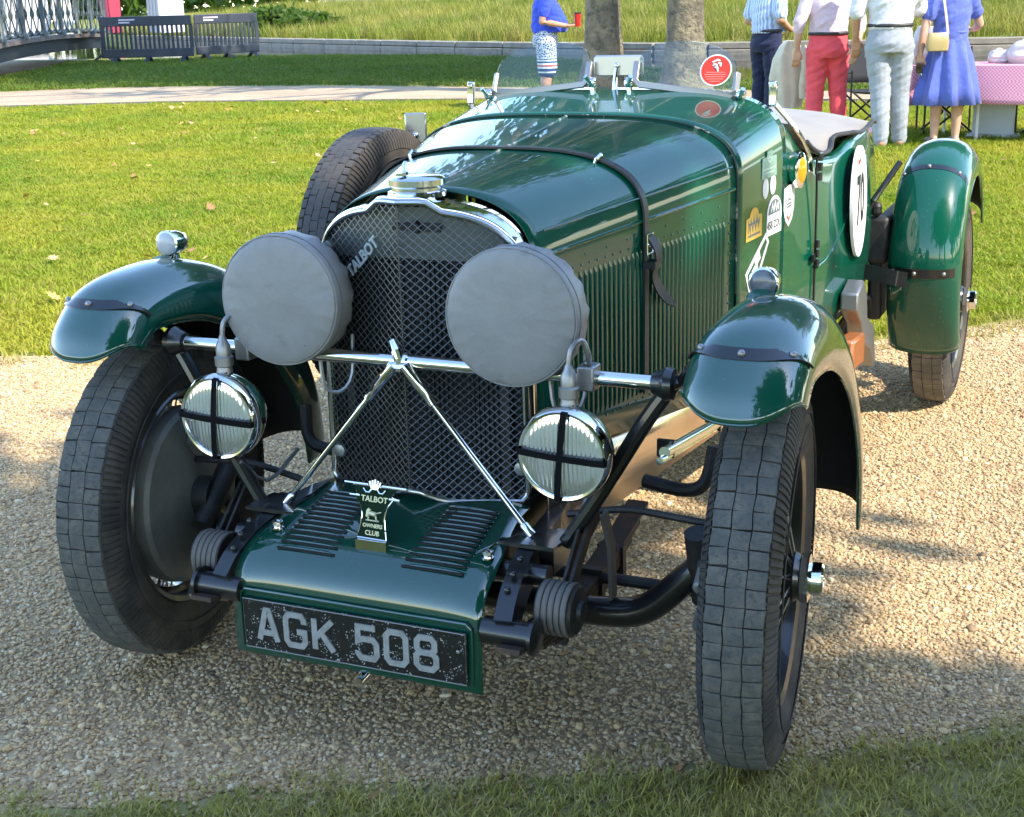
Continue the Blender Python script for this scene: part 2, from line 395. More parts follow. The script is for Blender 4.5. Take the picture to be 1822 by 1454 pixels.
while x < 12:
    w = random.uniform(1.5, 2.4); x2 = x+w
    for row in range(2):
        y0, y1 = far_y(x), far_y(x2); d = V(x2-x, y1-y0, 0)
        b = MB(); R = Matrix.Rotation(math.atan2(d.y, d.x), 3, 'Z')
        b.box(((x+x2)/2, (y0+y1)/2+.2+row*-.05+random.uniform(-.015, .015), -.02 if row == 0 else -.22), (d.length-.035, .5, .17 if row == 0 else .19), R)
        obj('stone', b, STONE, wall, bevel=.02)
    x = x2; k += 1

# scatter (pebbles, grass): things nobody could count
SRC = bpy.data.collections.new('scatter_sources')
def source_coll(name, meshes, mat):
    c = bpy.data.collections.new(name)
    for i, me in enumerate(meshes):
        if not me.materials: me.materials.append(mat)
        c.objects.link(bpy.data.objects.new(name, me))
    return c
def scatter(name, poly, z, coll, density, smin, smax, tilt, label, cat_, seed=0, flat=False, ztilt=True):
    me = bpy.data.meshes.new(name)
    if isinstance(poly, bpy.types.Mesh): me = poly
    else:
        me.from_pydata([(x, y, z) for x, y in poly], [], [tuple(range(len(poly)))])
        bm = bmesh.new(); bm.from_mesh(me); bmesh.ops.triangulate(bm, faces=bm.faces)
        for f in bm.faces:
            f.normal_update()
            if f.normal.z < 0: f.normal_flip()
        bm.to_mesh(me); bm.free()
    o = obj(name, me, None); tag(o, label, cat_, kind='stuff')
    ng = bpy.data.node_groups.new(name, 'GeometryNodeTree')
    ng.interface.new_socket('Geometry', in_out='INPUT', socket_type='NodeSocketGeometry'); ng.interface.new_socket('Geometry', in_out='OUTPUT', socket_type='NodeSocketGeometry')
    N = ng.nodes.new; L = ng.links.new
    gi, go = N('NodeGroupInput'), N('NodeGroupOutput'); dp = N('GeometryNodeDistributePointsOnFaces'); dp.inputs['Density'].default_value = density; dp.inputs['Seed'].default_value = seed
    ip = N('GeometryNodeInstanceOnPoints'); ci = N('GeometryNodeCollectionInfo'); ci.inputs['Collection'].default_value = coll
    ci.inputs['Separate Children'].default_value = True; ci.inputs['Reset Children'].default_value = True; ip.inputs['Pick Instance'].default_value = True
    rr = N('FunctionNodeRandomValue'); rr.data_type = 'FLOAT_VECTOR'; rr.inputs[0].default_value = (-tilt, -tilt, 0); rr.inputs[1].default_value = (tilt, tilt, 6.283)
    rs = N('FunctionNodeRandomValue'); rs.data_type = 'FLOAT'; rs.inputs[2].default_value = smin; rs.inputs[3].default_value = smax; rs.inputs['Seed'].default_value = 3
    L(gi.outputs[0], dp.inputs['Mesh']); L(dp.outputs['Points'], ip.inputs['Points']); L(ci.outputs[0], ip.inputs['Instance'])
    L(rr.outputs[0], ip.inputs['Rotation']); L(rs.outputs[1], ip.inputs['Scale']); L(ip.outputs[0], go.inputs[0])
    md = o.modifiers.new('scatter', 'NODES'); md.node_group = ng
    return o
# ------------------------------------------------------------------ the car
car = empty('vintage_car', (0, 1.35, 0), 'dark green open vintage sports car parked on the gravel with grey headlamp covers', 'car', world=True)
def P_(mb, name, mat, parent=car, **k): return obj(name, mb, mat, parent, **k)

# ---- body cross sections
def params(y):
    """half width, shoulder height, crown height, exponent, bottom height"""
    K = [(.085, .240, .950, 1.106, 2.5, .535), (.92, .447, 1.0, 1.186, 3.3, .49), (1.28, .478, 1.0, 1.226, 4.0, .46)]
    for a, b_ in zip(K[:-1], K[1:]):
        if y <= b_[0]: break
    t = (y-a[0])/(b_[0]-a[0]); return [lerp(p, q, t) for p, q in zip(a[1:], b_[1:])]
def section(y, off=0, n=40, m=6, zb=None, side=0):
    hw, zs, zt, e, z0 = params(y); z0 = zb if zb is not None else z0
    hw += off; b_ = zt-zs+off; right = []
    for i in range(m): right.append((hw, lerp(z0, zs, i/m)))
    for i in range(n+1):
        a = i/n*PI/2; c, s_ = math.cos(a), math.sin(a)
        right.append((hw*max(c, 0)**(2/e), zs+b_*s_**(2/e)))
    if side: return [V(x, y, z) for x, z in right]
    left = [(-x, z) for x, z in right[:-1]][::-1]
    return [V(x, y, z) for x, z in right+left]
b = MB(); b.loft([section(y) for y in np.linspace(.088, .915, 22)], False, False)
bonnet = P_(b, 'bonnet', PAINT, solid=.003)
# centre hinge, side hinges, panel beads
b = MB(); b.tube([V(0, y, params(y)[2]+.001) for y in np.linspace(.10, .905, 12)], .004, 8)
P_(b, 'hinge', M('worn_hinge', (.004, .06, .038), .35, coat=.6, var=[((.38, .36, .3), 30, .55, .6)]), bonnet)
for s in (1, -1):
    b = MB(); b.tube([V(s*(params(y)[0]+.001), y, .972+(y-.09)*.05) for y in np.linspace(.095, .905, 10)], .0045, 8); P_(b, 'hinge', PAINT, bonnet)
    b = MB(); b.tube([V(s*(params(y)[0]-.004), y, 1.022+(y-.09)*.055) for y in np.linspace(.13, .90, 10)], .0025, 6); P_(b, 'bead', PAINT, bonnet)
    # louvres: a close row of upright pressed vents
    b = MB(); N = 40
    for i in range(N):
        y = lerp(.14, .855, i/(N-1)); hw = params(y)[0]; zt = .914+(y-.14)*.033; zb = .583+(y-.14)*.02
        pr = []
        for z, k in ((zb, .1), (zb+.02, 1), (zt-.012, 1), (zt, .1)):
            pr.append([V(s*(hw-.001), y-.0055, z), V(s*(hw+.0006+.0022*k), y-.003, z), V(s*(hw+.0008+.0042*k), y+.001, z), V(s*(hw+.0006+.0038*k), y+.0028, z), V(s*(hw-.001), y+.0036, z)])
        b.loft(pr)
    P_(b, 'louvres', PAINT, bonnet, kind='stuff')
    b = MB()
    for row, (z0, dz, n) in enumerate(((.945, .045, 9), (.927, .03, 24), (.57, .02, 24))):
        for i in range(n):
            y = lerp(.15, .87, (i+.5)/n); hw = params(y)[0]; b.ball((s*(hw+.0005), y, z0+(y-.1)*dz), (.0025, .0028, .0028), 8)
    for i in range(14): b.ball((s*(params(.885)[0]+.0005), .885, lerp(.6, .93, i/13)), (.0025, .0028, .0028), 8)
    P_(b, 'rivets', M('paint_rivet', (.03, .11, .08), .3, coat=.8), bonnet, kind='stuff')
# scuttle
b = MB(); b.loft([section(y, .0035) for y in np.linspace(.922, 1.30, 12)], False, False)
scut = P_(b, 'scuttle', PAINT, solid=.003)
b = MB(); b.tube(section(.9185, .001)[3:-3], .0032, 8); P_(b, 'seam', M('dark_seam', (.003, .02, .014), .5, var=[((.3, .28, .22), 40, .6, .63)]), scut)  # dark joint line with pale flecks
# cockpit tub: side walls, rounded lip, tail
def tub_x(y): return float(np.interp(y, [1.29, 1.5, 1.75, 2.0, 2.25, 2.5, 2.75, 3.0, 3.15], [.478, .508, .535, .552, .552, .53, .47, .34, .22]))
def tub_z(y): return float(np.interp(y, [1.29, 1.36, 1.44, 1.52, 1.62, 1.78, 1.9, 2.0, 2.3, 2.6, 2.9, 3.15], [1.16, 1.125, 1.075, 1.035, 1.012, 1.0, 1.008, 1.03, 1.045, 1.02, .95, .85]))
for s in (1, -1):
    rings = []
    for y in np.linspace(1.296, 3.15, 56):
        x, z = tub_x(y), tub_z(y); zb = .47+.12*sstep((y-2.2)/.9); bulge = .018*sstep((y-1.4)/.3)
        r = [V(s*(x-.05), y, zb-.03), V(s*(x-.012), y, zb)]
        for i in range(1, 9): t = i/9; r.append(V(s*(x+bulge*math.sin(t*PI)-.01*t), y, lerp(zb, z-.035, t)))
        for i in range(5): a = i/4*PI*.75; r.append(V(s*(x-.03+.022*math.cos(a)-.002), y, z-.03+.03*math.sin(a)))
        r.append(V(s*(x-.06), y, z-.05)); rings.append(r)
    P_(MB().loft(rings, False, False), 'body_side', PAINT, solid=.003)
b = MB(); rings = []
for y in np.linspace(2.62, 3.17, 14):
    hw = tub_x(y)-.02; z = tub_z(y)-.02; rings.append([V(lerp(-hw, hw, i/12), y, z+.06*math.cos((i/12-.5)*PI)) for i in range(13)])
rings.append([V(lerp(-.2, .2, i/12), 3.2, .62) for i in range(13)])
P_(MB().loft(rings, False, False), 'tail_deck', PAINT, solid=.003)
b = MB(); b.box((0, 2.0, .46), (.95, 1.6, .02)); P_(b, 'floor_pan', UNDER)
b = MB(); b.box((0, 1.31, .85), (.90, .02, .62)); P_(b, 'bulkhead', UNDER)
# door: outline groove, hinges, roundel
door = [(1.545, .52), (1.545, .70), (1.54, .90), (1.53, 1.02)]
b = MB(); b.tube([V(tub_x(y)+.009, y, z) for y, z in cat([(0, *p) for p in door], 12) for y, z in [(y.y if False else 0, 0)]] if False else [V(tub_x(p[1])+.010, p[1], p[2]) for p in cat([(0, y, z) for y, z in door], 14)], .0035, 6)
dr = P_(b, 'door_gap', UNDER)
b = MB(); b.tube([V(tub_x(p[1])+.012, p[1], p[2]) for p in cat([(0, 1.56, .70), (0, 1.68, .72), (0, 1.85, .80), (0, 2.02, .93)], 16)], [.004]*16, 8)
P_(b, 'swage', PAINT)
for z in (.985, .735):
    b = MB()
    for k in range(3): b.tube([V(tub_x(1.545)+.016, 1.545, z+.028*k-.03), V(tub_x(1.545)+.016, 1.545, z+.028*k-.008)], .0075, 10)
    b.box((tub_x(1.53)+.012, 1.525, z), (.006, .03, .02)); P_(b, 'door_hinge', BLACK)
# tonneau cover
b = MB(); rings = []
for y in np.linspace(1.36, 2.66, 36):
    hw = tub_x(y)-.005; ze = tub_z(y)+.006
    sc = math.exp(-((y-1.86)/.12)**2); hwk = hw-.035*sc; zk = ze+.035*sc
    zc = float(np.interp(y, [1.36, 1.5, 1.75, 2.1, 2.4, 2.66], [1.155, 1.10, 1.10, 1.105, 1.095, 1.04]))
    r = []
    for i in range(25):
        u = i/12-1; h = 1-abs(u)**2.6
        r.append(V(hwk*u if u > 0 else hw*u, y, lerp(zk if u > 0 else ze, zc, h)+.006*noise.noise(V(u*3, y*5, 0))))
    rings.append(r)
P_(MB().loft(rings, False, False), 'tonneau_cover', CANVAS, solid=.004)
b = MB(); b.tube([r[-1]+V(.004, 0, .004) for r in rings[3:30]], .007, 8); P_(b, 'tonneau_piping', LEATHER)
# ---- radiator: shell, guard, core
def shell_out(n=30, dx=0., bump=True):
    """front outline of the radiator shell, right to left, from bottom right up over the crown"""
    a_, zs, bb, e = .230+dx, .93, .148+dx, 2.6; right = []
    for i in range(10): right.append((a_+.004*(1-i/10), lerp(.485, zs, i/10)))
    for i in range(n+1):
        a = i/n*PI/2; x = a_*math.cos(a)**(2/e) if i < n else 0; z = zs+bb*math.sin(a)**(2/e)
        if bump: z += .019*sstep((.088-abs(x))/.04)
        right.append((x, z))
    return right
def v_y(x): return -.036+.088*(abs(x)/.235)
def bot_z(x): return .462+.026*math.exp(-(x/.05)**2)
def full(right): return right+[(-x, z) for x, z in right[:-1]][::-1]
fo = full(shell_out())
mid_ = full(shell_out(dx=.006)); bk = full(shell_out(dx=.011, bump=False))
rings = [[V(x, v_y(x)+.0, z) for x, z in fo], [V(x, v_y(x)+.004, z+.004) for x, z in mid_],
         [V(x, lerp(v_y(x), .087, .6), z+.005) for x, z in [(lerp(m[0], q[0], .6), lerp(m[1], q[1], .6)) for m, q in zip(mid_, bk)]],
         [V(x, .0865, z+.002) for x, z in bk]]
P_(MB().loft(rings, False, False), 'radiator_shell', CHROME, solid=.002)
bot = [V(x, v_y(x), bot_z(x)) for x in np.linspace(-.222, .222, 25)]
lip = [V(x, v_y(x)-.002, z) for x, z in fo]+[V(-.233, v_y(.233)-.002, .474)]+[p+V(0, -.002, 0) for p in bot]+[V(.233, v_y(.233)-.002, .474)]
b = MB(); b.tube(lip, .0068, 10, loop=True); rad = P_(b, 'radiator_surround', M('worn_chrome', (.42, .43, .44), .22, 1))
def top_z(x):
    xs = [p[0] for p in fo][::-1]; zs = [p[1] for p in fo][::-1]; return float(np.interp(x, xs, zs))
b = MB(); sp = .0176; wr = .00098
def clipped(sgn, c, slope):
    ok = []
    for i in range(221):
        x = i/220*.229; z = c+slope*x
        ok.append(bot_z(x)+.004 < z < top_z(x)-.003)
    seg = []; st = None
    for i, q in enumerate(ok+[False]):
        if q and st is None: st = i
        if not q and st is not None:
            if i-1-st > 3: seg.append((st/220*.229, (i-1)/220*.229))
            st = None
    return seg
for sgn in (1, -1):
    for slope in (.92, -.92):
        c = .2
        while c < 1.4:
            for x0, x1 in clipped(sgn, c, slope):
                n = max(2, int((x1-x0)/.011)); pts = []
                for i in range(n+1):
                    x = lerp(x0, x1, i/n); pts.append(V(sgn*x, v_y(x)-.001+.0012*(1 if (i+(slope > 0)) % 2 else -1), c+slope*x))
                b.tube(pts, wr, 5, cap=False)
            c += sp
P_(b, 'guard_mesh', M('galvanised_wire', (.24, .25, .26), .4, .9), rad, kind='stuff')
b = MB(); b.tube([V(0, v_y(0)-.001, bot_z(0)), V(0, v_y(0)-.001, top_z(0))], .002, 6); P_(b, 'centre_wire', M('dark_wire', (.12, .12, .12), .4, .8), rad)
b = MB(); rings = [[V(x, .068+.0*abs(x), z) for x in np.linspace(-.23, .23, 3)] for z in (.43, .965)]
b.loft(rings, False, False); P_(b, 'radiator_core', DARKCORE, rad)
b = MB()
for i in range(44): b.box((lerp(-.225, .225, i/43), .064, .72), (.0022, .006, .48))
P_(b, 'core_fins', M('core_fin', (.02, .024, .026), .45, .5), rad, kind='stuff')
b = MB(); b.prism([(-.226, .967), (.226, .967), (.218, 1.02), (.17, 1.055), (.07, 1.075), (-.07, 1.075), (-.17, 1.055), (-.218, 1.02)], frame((0, .072, 0), (1, 0, 0), (0, 0, 1)), .022)
P_(b, 'header_tank', HEADER, rad)
for sx in (-.175, .19):
    b = MB(); b.box((sx, .05, .60 if sx > 0 else .72), (.02, .02, .25)); P_(b, 'shutter_rod', MATBLACK, rad)
for sx, z in ((-.214, .985), (-.214, .53), (.222, .535)):
    b = MB(); b.lathe([(.0, .004), (.008, .004), (.014, .002), (.016, -.004)], axis((sx, v_y(.22)-.006, z), (0, -1, 0)), 16); P_(b, 'guard_bolt', M('bolt_alloy', (.33, .35, .35), .4, .8), rad)
# maker's script on the guard, set slantwise
tm = text_mesh('TALBOT', .033, .0012, .0010)
dx_, dz_ = .8, .62
P_(xform(tm, frame((-.100, v_y(.100)-.010, .977), (dx_*.86, -dx_*.33, dz_), (-dz_, .2, dx_))), 'guard_lettering', M('pewter_letter', (.42, .48, .50), .4, .4), rad)
b = MB(); b.strip([V(-.15, v_y(.15)-.004, .926), V(-.066, v_y(.066)-.004, .996)], (0.3, -1, 0), .006, .002); P_(b, 'guard_lettering_bar', M('pewter', (.2, .24, .26), .35, .8), rad)
b = MB(); b.lathe([(0, .012), (.012, .012), (.014, 0)], axis((0, .045, 1.035), (0, -1, 0)), 12); b.box((.0, .044, 1.035), (.11, .004, .018), Matrix.Rotation(.0, 3, 'Y')); P_(b, 'header_badge', MATBLACK, rad)
# filler cap
b = MB(); b.lathe([(.062, 1.100), (.060, 1.108), (.052, 1.111), (.052, 1.118), (.058, 1.122), (.058, 1.134), (.05, 1.139), (.02, 1.1405), (0, 1.141)], Matrix.Translation((.002, .052, 0)), 36)
cap = P_(b, 'filler_cap', M('cap_chrome', (.70, .72, .76), .12, 1))
b = MB(); b.box((-.022, .03, 1.146), (.02, .045, .006), Matrix.Rotation(.5, 3, 'Z')); b.tube([V(-.03, .062, 1.14), V(-.032, .068, 1.158), V(-.034, .074, 1.163)], [.008, .006, .004], 8); P_(b, 'cap_latch', CHROME, cap)
# ---- bonnet strap with buckle
ys = .50
sec = section(ys, .0015)
path = [p for p in sec if p.z > .55 and p.x > .0]
nr = []
def sec_normals(path):
    out = []
    for i, p in enumerate(path):
        t = path[min(i+1, len(path)-1)]-path[max(i-1, 0)]; out.append(V(t.z, 0, -t.x).normalized() if True else 0)
    return out
fullp = [p for p in sec if p.z > .56]
nn = sec_normals(fullp)
# the strap is drawn tight: it bridges the crown in two straight runs
sp2 = [p.copy() for p in fullp]
nn = [V(p.x*1.0, 0, (p.z-.93)*1.6 if p.z > .97 else .02).normalized() if abs(p.x) > .2 else V(0, 0, 1) for p in sp2]
b = MB(); b.strip(sp2, nn, .030, .005); strap = P_(b, 'bonnet_strap', LEATHER)
for s in (1, -1):
    b = MB(); R_ = Matrix.Translation((s*.232, ys, 1.118)) @ Matrix.Rotation(s*.35, 4, 'Y')
    b.tube([R_ @ V(.0, -.021, -.008), R_ @ V(.0, -.021, .012), R_ @ V(0, 0, .02), R_ @ V(.0, .021, .012), R_ @ V(.0, .021, -.008)], .0045, 8)
    P_(b, 'strap_loop', CHROME, strap)
hx = params(ys)[0]
b = MB(); b.tube([V(hx+.012, ys-.021, .962), V(hx+.012, ys+.021, .962), V(hx+.012, ys+.021, .918), V(hx+.012, ys-.021, .918)], .0032, 8, loop=True)
b.tube([V(hx+.012, ys-.02, .94), V(hx+.02, ys+.0, .94), V(hx+.012, ys+.02, .94)], .0025, 6); P_(b, 'buckle', CHROME, strap)
tail = cat([(hx+.012, ys+.002, .955), (hx+.026, ys+.004, .93), (hx+.030, ys+.006, .90), (hx+.018, ys+.012, .865), (hx+.030, ys+.035, .82), (hx+.052, ys+.07, .782)], 18)
b = MB(); b.strip(tail, (1, -.15, .1), [.030]*14+[.028, .024, .016, .004], .004); P_(b, 'strap_tail', LEATHER, strap)
b = MB(); b.strip([V(hx+.004, ys-.019, .885), V(hx+.031, ys-.018, .885), V(hx+.033, ys, .885), V(hx+.031, ys+.024, .885), V(hx+.004, ys+.024, .885)], (0, 0, 1), .003, .016); P_(b, 'strap_keeper', LEATHER, strap)
# ---- front apron, badge, number plate
prof = [(.03, .468), (-.03, .462), (-.10, .447), (-.17, .427), (-.215, .41), (-.25, .388), (-.272, .357), (-.281, .32), (-.284, .26), (-.286, .19), (-.284, .178)]
pr = cat([(0, y, z) for y, z in prof], 40); rings = []
for p in pr:
    t = sstep((-.02-p.y)/.2); hw = lerp(.245, .283, t); dr_ = .012*(1-sstep((.40-p.z)/.1))
    rings.append([V(hw*(i/12-1)-.012*t, p.y, p.z+.003*t-dr_*abs(i/12-1)**6) for i in range(25)])
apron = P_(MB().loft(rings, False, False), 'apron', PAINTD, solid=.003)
def apron_z(y): return float(np.interp(y, [q[0] for q in prof[:8]][::-1], [q[1] for q in prof[:8]][::-1]))
slot = None
for s in (1, -1):
    for i in range(13):
        t = i/12; y = lerp(-.035, -.225, t); xc = s*lerp(.148, .145, t); w = lerp(.115, .142, t); z = apron_z(y)
        b = MB(); r = []
        for k in range(9):
            u = k/8*2-1; e = (1-abs(u)**4)
            r.append([V(xc+u*w/2, y+.007, z+.0012), V(xc+u*w/2, y+.001, z+.0012+.0042*e), V(xc+u*w/2, y-.003, z+.0006+.0048*e), V(xc+u*w/2, y-.0042, z-.001+.004*e)])
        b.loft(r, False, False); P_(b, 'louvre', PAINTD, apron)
        b = MB(); b.box((xc, y-.0072, z+.0012), (w*.95, .0068, .0034), Matrix.Rotation(-.1, 3, 'X')); P_(b, 'louvre_slot', UNDER, apron)
for s in (1, -1):
    b = MB(); z = apron_z(-.18)
    b.lathe([(.013, 0), (.013, .004), (.009, .006), (.012, .010), (.011, .016), (.005, .019), (0, .0195)], Matrix.Translation((s*.243, -.18, z)), 16)
    b.tube([V(s*.243, -.18, z+.018), V(s*.243+.012, -.165, z+.028)], .0022, 6); P_(b, 'apron_fastener', CHROME, apron)
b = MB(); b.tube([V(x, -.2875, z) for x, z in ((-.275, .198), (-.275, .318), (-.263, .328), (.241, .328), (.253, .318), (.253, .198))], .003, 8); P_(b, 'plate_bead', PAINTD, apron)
b = MB(); b.box((-.012, -.2905, .255), (.510, .006, .110)); plate = P_(b, 'number_plate', PLATEBLK, bevel=.002)
b = MB(); b.tube([V(-.2655, -.2945, .201), V(.2415, -.2945, .201), V(.2415, -.2945, .309), V(-.2655, -.2945, .309)], .0012, 6, loop=True); P_(b, 'plate_edge', M('plate_rim', (.2, .21, .2), .5), plate)
def ribbon(mb, pts, w, mat, d, closed=False):
    n = len(pts); A = []; B_ = []
    for i, p in enumerate(pts):
        p = Vector(p); a = Vector(pts[i-1]) if (i or closed) else None; c = Vector(pts[(i+1) % n]) if (i < n-1 or closed) else None
        d1 = (p-a).normalized() if a is not None else (c-p).normalized(); d2 = (c-p).normalized() if c is not None else d1
        m = Vector((-(d1+d2).y, (d1+d2).x)).normalized(); n1 = Vector((-d1.y, d1.x)); k = w/2/max(.45, m.dot(n1))
        A.append(p+m*k); B_.append(p-m*k)
    v = [mat @ V(q.x, q.y, h) for h in (0, d) for q in A+B_]; N = 2*n; f = []
    for i in range(n if closed else n-1):
        j = (i+1) % n
        f += [(i, j, n+j, n+i), (N+i, N+n+i, N+n+j, N+j), (i, N+i, N+j, j), (n+i, n+j, N+n+j, N+n+i)]
    if not closed: f += [(0, n, N+n, N), (n-1, N+n-1, N+2*n-1, 2*n-1)]
    mb.add(v, f)
GL = {'A': [[(0, 0), (.42, 1), (.58, 1), (1, 0)], [(.17, .26), (.83, .26)]],
      'G': [[(.98, .74), (.98, .86), (.84, 1), (.16, 1), (0, .86), (0, .14), (.16, 0), (.84, 0), (1, .14), (1, .46), (.58, .46)]],
      'K': [[(.03, 0), (.03, 1)], [(1, 1), (.08, .40)], [(.38, .58), (1.02, 0)]],
      '5': [[(.96, 1), (.06, 1), (.04, .55), (.30, .62), (.82, .62), (1, .48), (1, .14), (.84, 0), (.16, 0), (0, .14), (0, .2)]],
      '0': [[(.18, 0), (.82, 0), (1, .14), (1, .86), (.82, 1), (.18, 1), (0, .86), (0, .14), 'c']],
      '8': [[(.2, 0), (.8, 0), (1, .13), (1, .4), (.82, .52), (.18, .52), (0, .4), (0, .13), 'c'], [(.22, .53), (.78, .53), (.94, .64), (.94, .88), (.78, 1), (.22, 1), (.06, .88), (.06, .64), 'c']]}
x = -.230; cw, chh, st = .0435, .067, .0125
for ch in 'AGK 508':
    if ch == ' ': x += .034; continue
    b = MB()
    for k, ln in enumerate(GL[ch]):
        cl = ln[-1] == 'c'; pts = [(x+p[0]*cw, .222+p[1]*chh) for p in (ln[:-1] if cl else ln)]
        ribbon(b, pts, st, Matrix(((1, 0, 0, 0), (0, 0, -1, -.2935), (0, 1, 0, 0), (0, 0, 0, 1))), .0028+.0004*k, cl)
    P_(b.mesh('plate_character', smooth=False), 'plate_character', SILVER, plate); x += cw+.0225
for sx, sz in ((-.165, .29), (-.06, .205), (.21, .27)):
    b = MB(); b.ball((sx+.015, -.2945, sz), (.004, .002, .004), 10); P_(b, 'plate_screw', ALLOY, plate)
b = MB(); b.tube([V(.0, -.21, .175), V(.0, -.30, .165)], .012, 14); P_(b, 'starting_handle_boss', CHROME)
# badge on the apron
bz = apron_z(-.205)
F = frame((-.005, -.205, bz+.004), (1, -.03, 0), (0, .25, 1))
half = [(.034, 0), (.030, .02), (.026, .045), (.030, .065), (.045, .085), (.040, .090), (.052, .107), (0, .107)]
poly = [(a, b_+.022) for a, b_ in half]+[(-a, b_+.022) for a, b_ in half[:-1]][::-1]
b = MB(); b.prism(poly, F, .003); badge = P_(b, 'club_badge', BADGEG)
ed = [F @ V(a, b_, .003) for a, b_ in poly]
b = MB(); b.tube(ed, .0018, 6, loop=True)
b.tube([F @ V(-.072, .131, .002), F @ V(-.016, .131, .002)], .0032, 8); b.tube([F @ V(.016, .131, .002), F @ V(.072, .131, .002)], .0032, 8)
b.tube([F @ V(-.058, .107, .002), F @ V(-.034, .107, .002)], .0032, 8); b.tube([F @ V(.034, .107, .002), F @ V(.058, .107, .002)], .0032, 8)
for k in range(5): b.tube([F @ V((k-2)*.003, .122, .004), F @ V((k-2)*.0066, .143-abs(k-2)*.0025, .004)], .0022, 6)
for s in (1, -1): b.tube([F @ V(s*x_, y_, .005) for x_, y_ in ((.006, .124), (.012, .116), (.020, .116), (.026, .123))], .002, 6)
P_(b, 'badge_frame', CHROME, badge)
b = MB(); b.box(F @ V(0, .009, .0), (.07, .012, .022)); P_(b, 'badge_clamp', CHROME, badge)
for t, yy, sz in (('TALBOT', .102, .0165), ('OWNERS', .048, .011), ('CLUB', .033, .0135)):
    P_(xform(text_mesh(t, sz, .0004, .0003), F @ Matrix.Translation((0, yy, .0036))), 'badge_lettering', CREAMG, badge)
b = MB(); b.tube([F @ V(*p) for p in ((-.013, .066, .004), (-.011, .078, .004), (-.008, .083, .004))], [.004, .005, .004], 8); b.tube([F @ V(-.011, .074, .004), F @ V(.006, .072, .004)], [.0045, .005], 8)
b.tube([F @ V(-.011, .07, .004), F @ V(-.011, .061, .004)], .0018, 6); b.tube([F @ V(.005, .072, .004), F @ V(.008, .061, .004)], .0018, 6); b.tube([F @ V(.006, .074, .004), F @ V(.018, .078, .004)], .0012, 6); b.tube([F @ V(-.016, .059, .004), F @ V(.014, .059, .004)], .0016, 6)
P_(b, 'badge_emblem', CREAMG, badge)

# ---- wings (fenders)
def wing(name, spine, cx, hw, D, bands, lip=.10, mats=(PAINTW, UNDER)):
    sp_ = cat([(0, y, z) for y, z in spine], 200)
    def at(s):
        i = max(0, min(199, s*199)); k = min(int(i), 198); u = i-k; p = sp_[k].lerp(sp_[k+1], u); t = (sp_[k+1]-sp_[k]).normalized(); return p, V(0, t.z, -t.y)
    def pt(s, ph, off=0):
        c, sn = math.cos(ph), math.sin(ph); u = abs(sn); s2 = min(1, s+lip*u**2.2*(1-s)**3)
        p, nin = at(s2); d = D(s2)*(1-abs(c)**.85); x = hw*(1 if sn > 0 else -1)*u**.85
        return V(cx+x*(1+off/hw), p.y, p.z)+nin*(d-off)
    # inward normal must point to the hub
    p, nin = at(.5); flip = -1 if nin.z > 0 else 1
    def pt2(s, ph, off=0):
        c, sn = math.cos(ph), math.sin(ph); u = abs(sn); s2 = min(1, s+lip*u**2.2*(1-s)**3)
        p, nin = at(s2); nin = nin*flip; d = D(s2)*(1-abs(c)**.85); x = hw*(1 if sn > 0 else -1)*u**.85
        return V(cx+x, p.y, p.z)+nin*(d-off)
    rings = [[pt2(s, ph) for ph in np.linspace(-PI/2, PI/2, 29)] for s in np.linspace(0, 1, 60)]
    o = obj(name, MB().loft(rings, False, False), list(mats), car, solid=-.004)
    b = MB(); e = [r[0] for r in rings][::-1]+rings[0][1:-1]+[r[-1] for r in rings]; b.tube(e, .0042, 6); obj('wired_edge', b, mats[0], o)
    for s0, a0, a1, w in bands:
        ph = np.linspace(a0, a1, 20); pts = [pt2(s0, q, .0015) for q in ph]; nm = [(pt2(s0, q, .02)-pt2(s0, q, 0)) for q in ph]
        b = MB(); b.strip(pts, nm, w, .004); bd = obj('stay_band', b, BLACK, o)
        for q in (a0*.82+a1*.18, (a0+a1)/2, a0*.18+a1*.82):
            b = MB(); b.ball(pt2(s0, q, .006), .0075, 10); obj('band_bolt', b, ALLOY, o)
    return o, pt2
FS = [(-.235, .765), (-.205, .83), (-.13, .897), (-.02, .922), (.12, .920), (.28, .873), (.43, .785), (.55, .65), (.625, .50), (.65, .345)]
DF = lambda s: lerp(.075, .17, sstep(s*1.3))
wings = {}
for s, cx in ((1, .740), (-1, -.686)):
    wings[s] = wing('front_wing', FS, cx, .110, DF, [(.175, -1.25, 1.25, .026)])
RS = [(2.37, .26), (2.275, .40), (2.225, .57), (2.255, .74), (2.35, .875), (2.5, .95), (2.68, .962), (2.84, .915), (2.97, .82), (3.06, .70)]
for s in (1, -1):
    wing('rear_wing', RS, s*.742, .117, lambda t: lerp(.05, .12, sstep(t*2)), [(.22, -1.3, 1.0, .03), (.47, -1.35, 1.2, .022)], lip=.0, mats=(PAINT, UNDER))
# side lamps on the wings
for s in (1, -1):
    c = V(s*.703, .145, .939 if s > 0 else .953); b = MB(); A = axis(c, (0, -1, .05))
    b.lathe([(0, -.062), (.012, -.06), (.024, -.045), (.0285, -.02), (.0285, .0), (.0305, .002), (.0305, .008), (.027, .010)], A, 24)
    b.tube([V(s*.705, .165, .925), V(s*.706, .165, .90)], [.012, .018], 12)
    lamp = P_(b, 'side_lamp', CHROME)
    b = MB(); b.lathe([(.027, .0095), (.022, .0135), (.012, .0155), (0, .016)], A, 24); P_(b, 'lens', FROST if s < 0 else FROSTD, lamp)
    b = MB(); b.lathe([(.026, -.0), (.022, .004), (0, .006)], axis((s*.703, .11, .918), (0, -.35, 1)), 20); P_(b, 'lamp_plinth', PAINT, lamp)
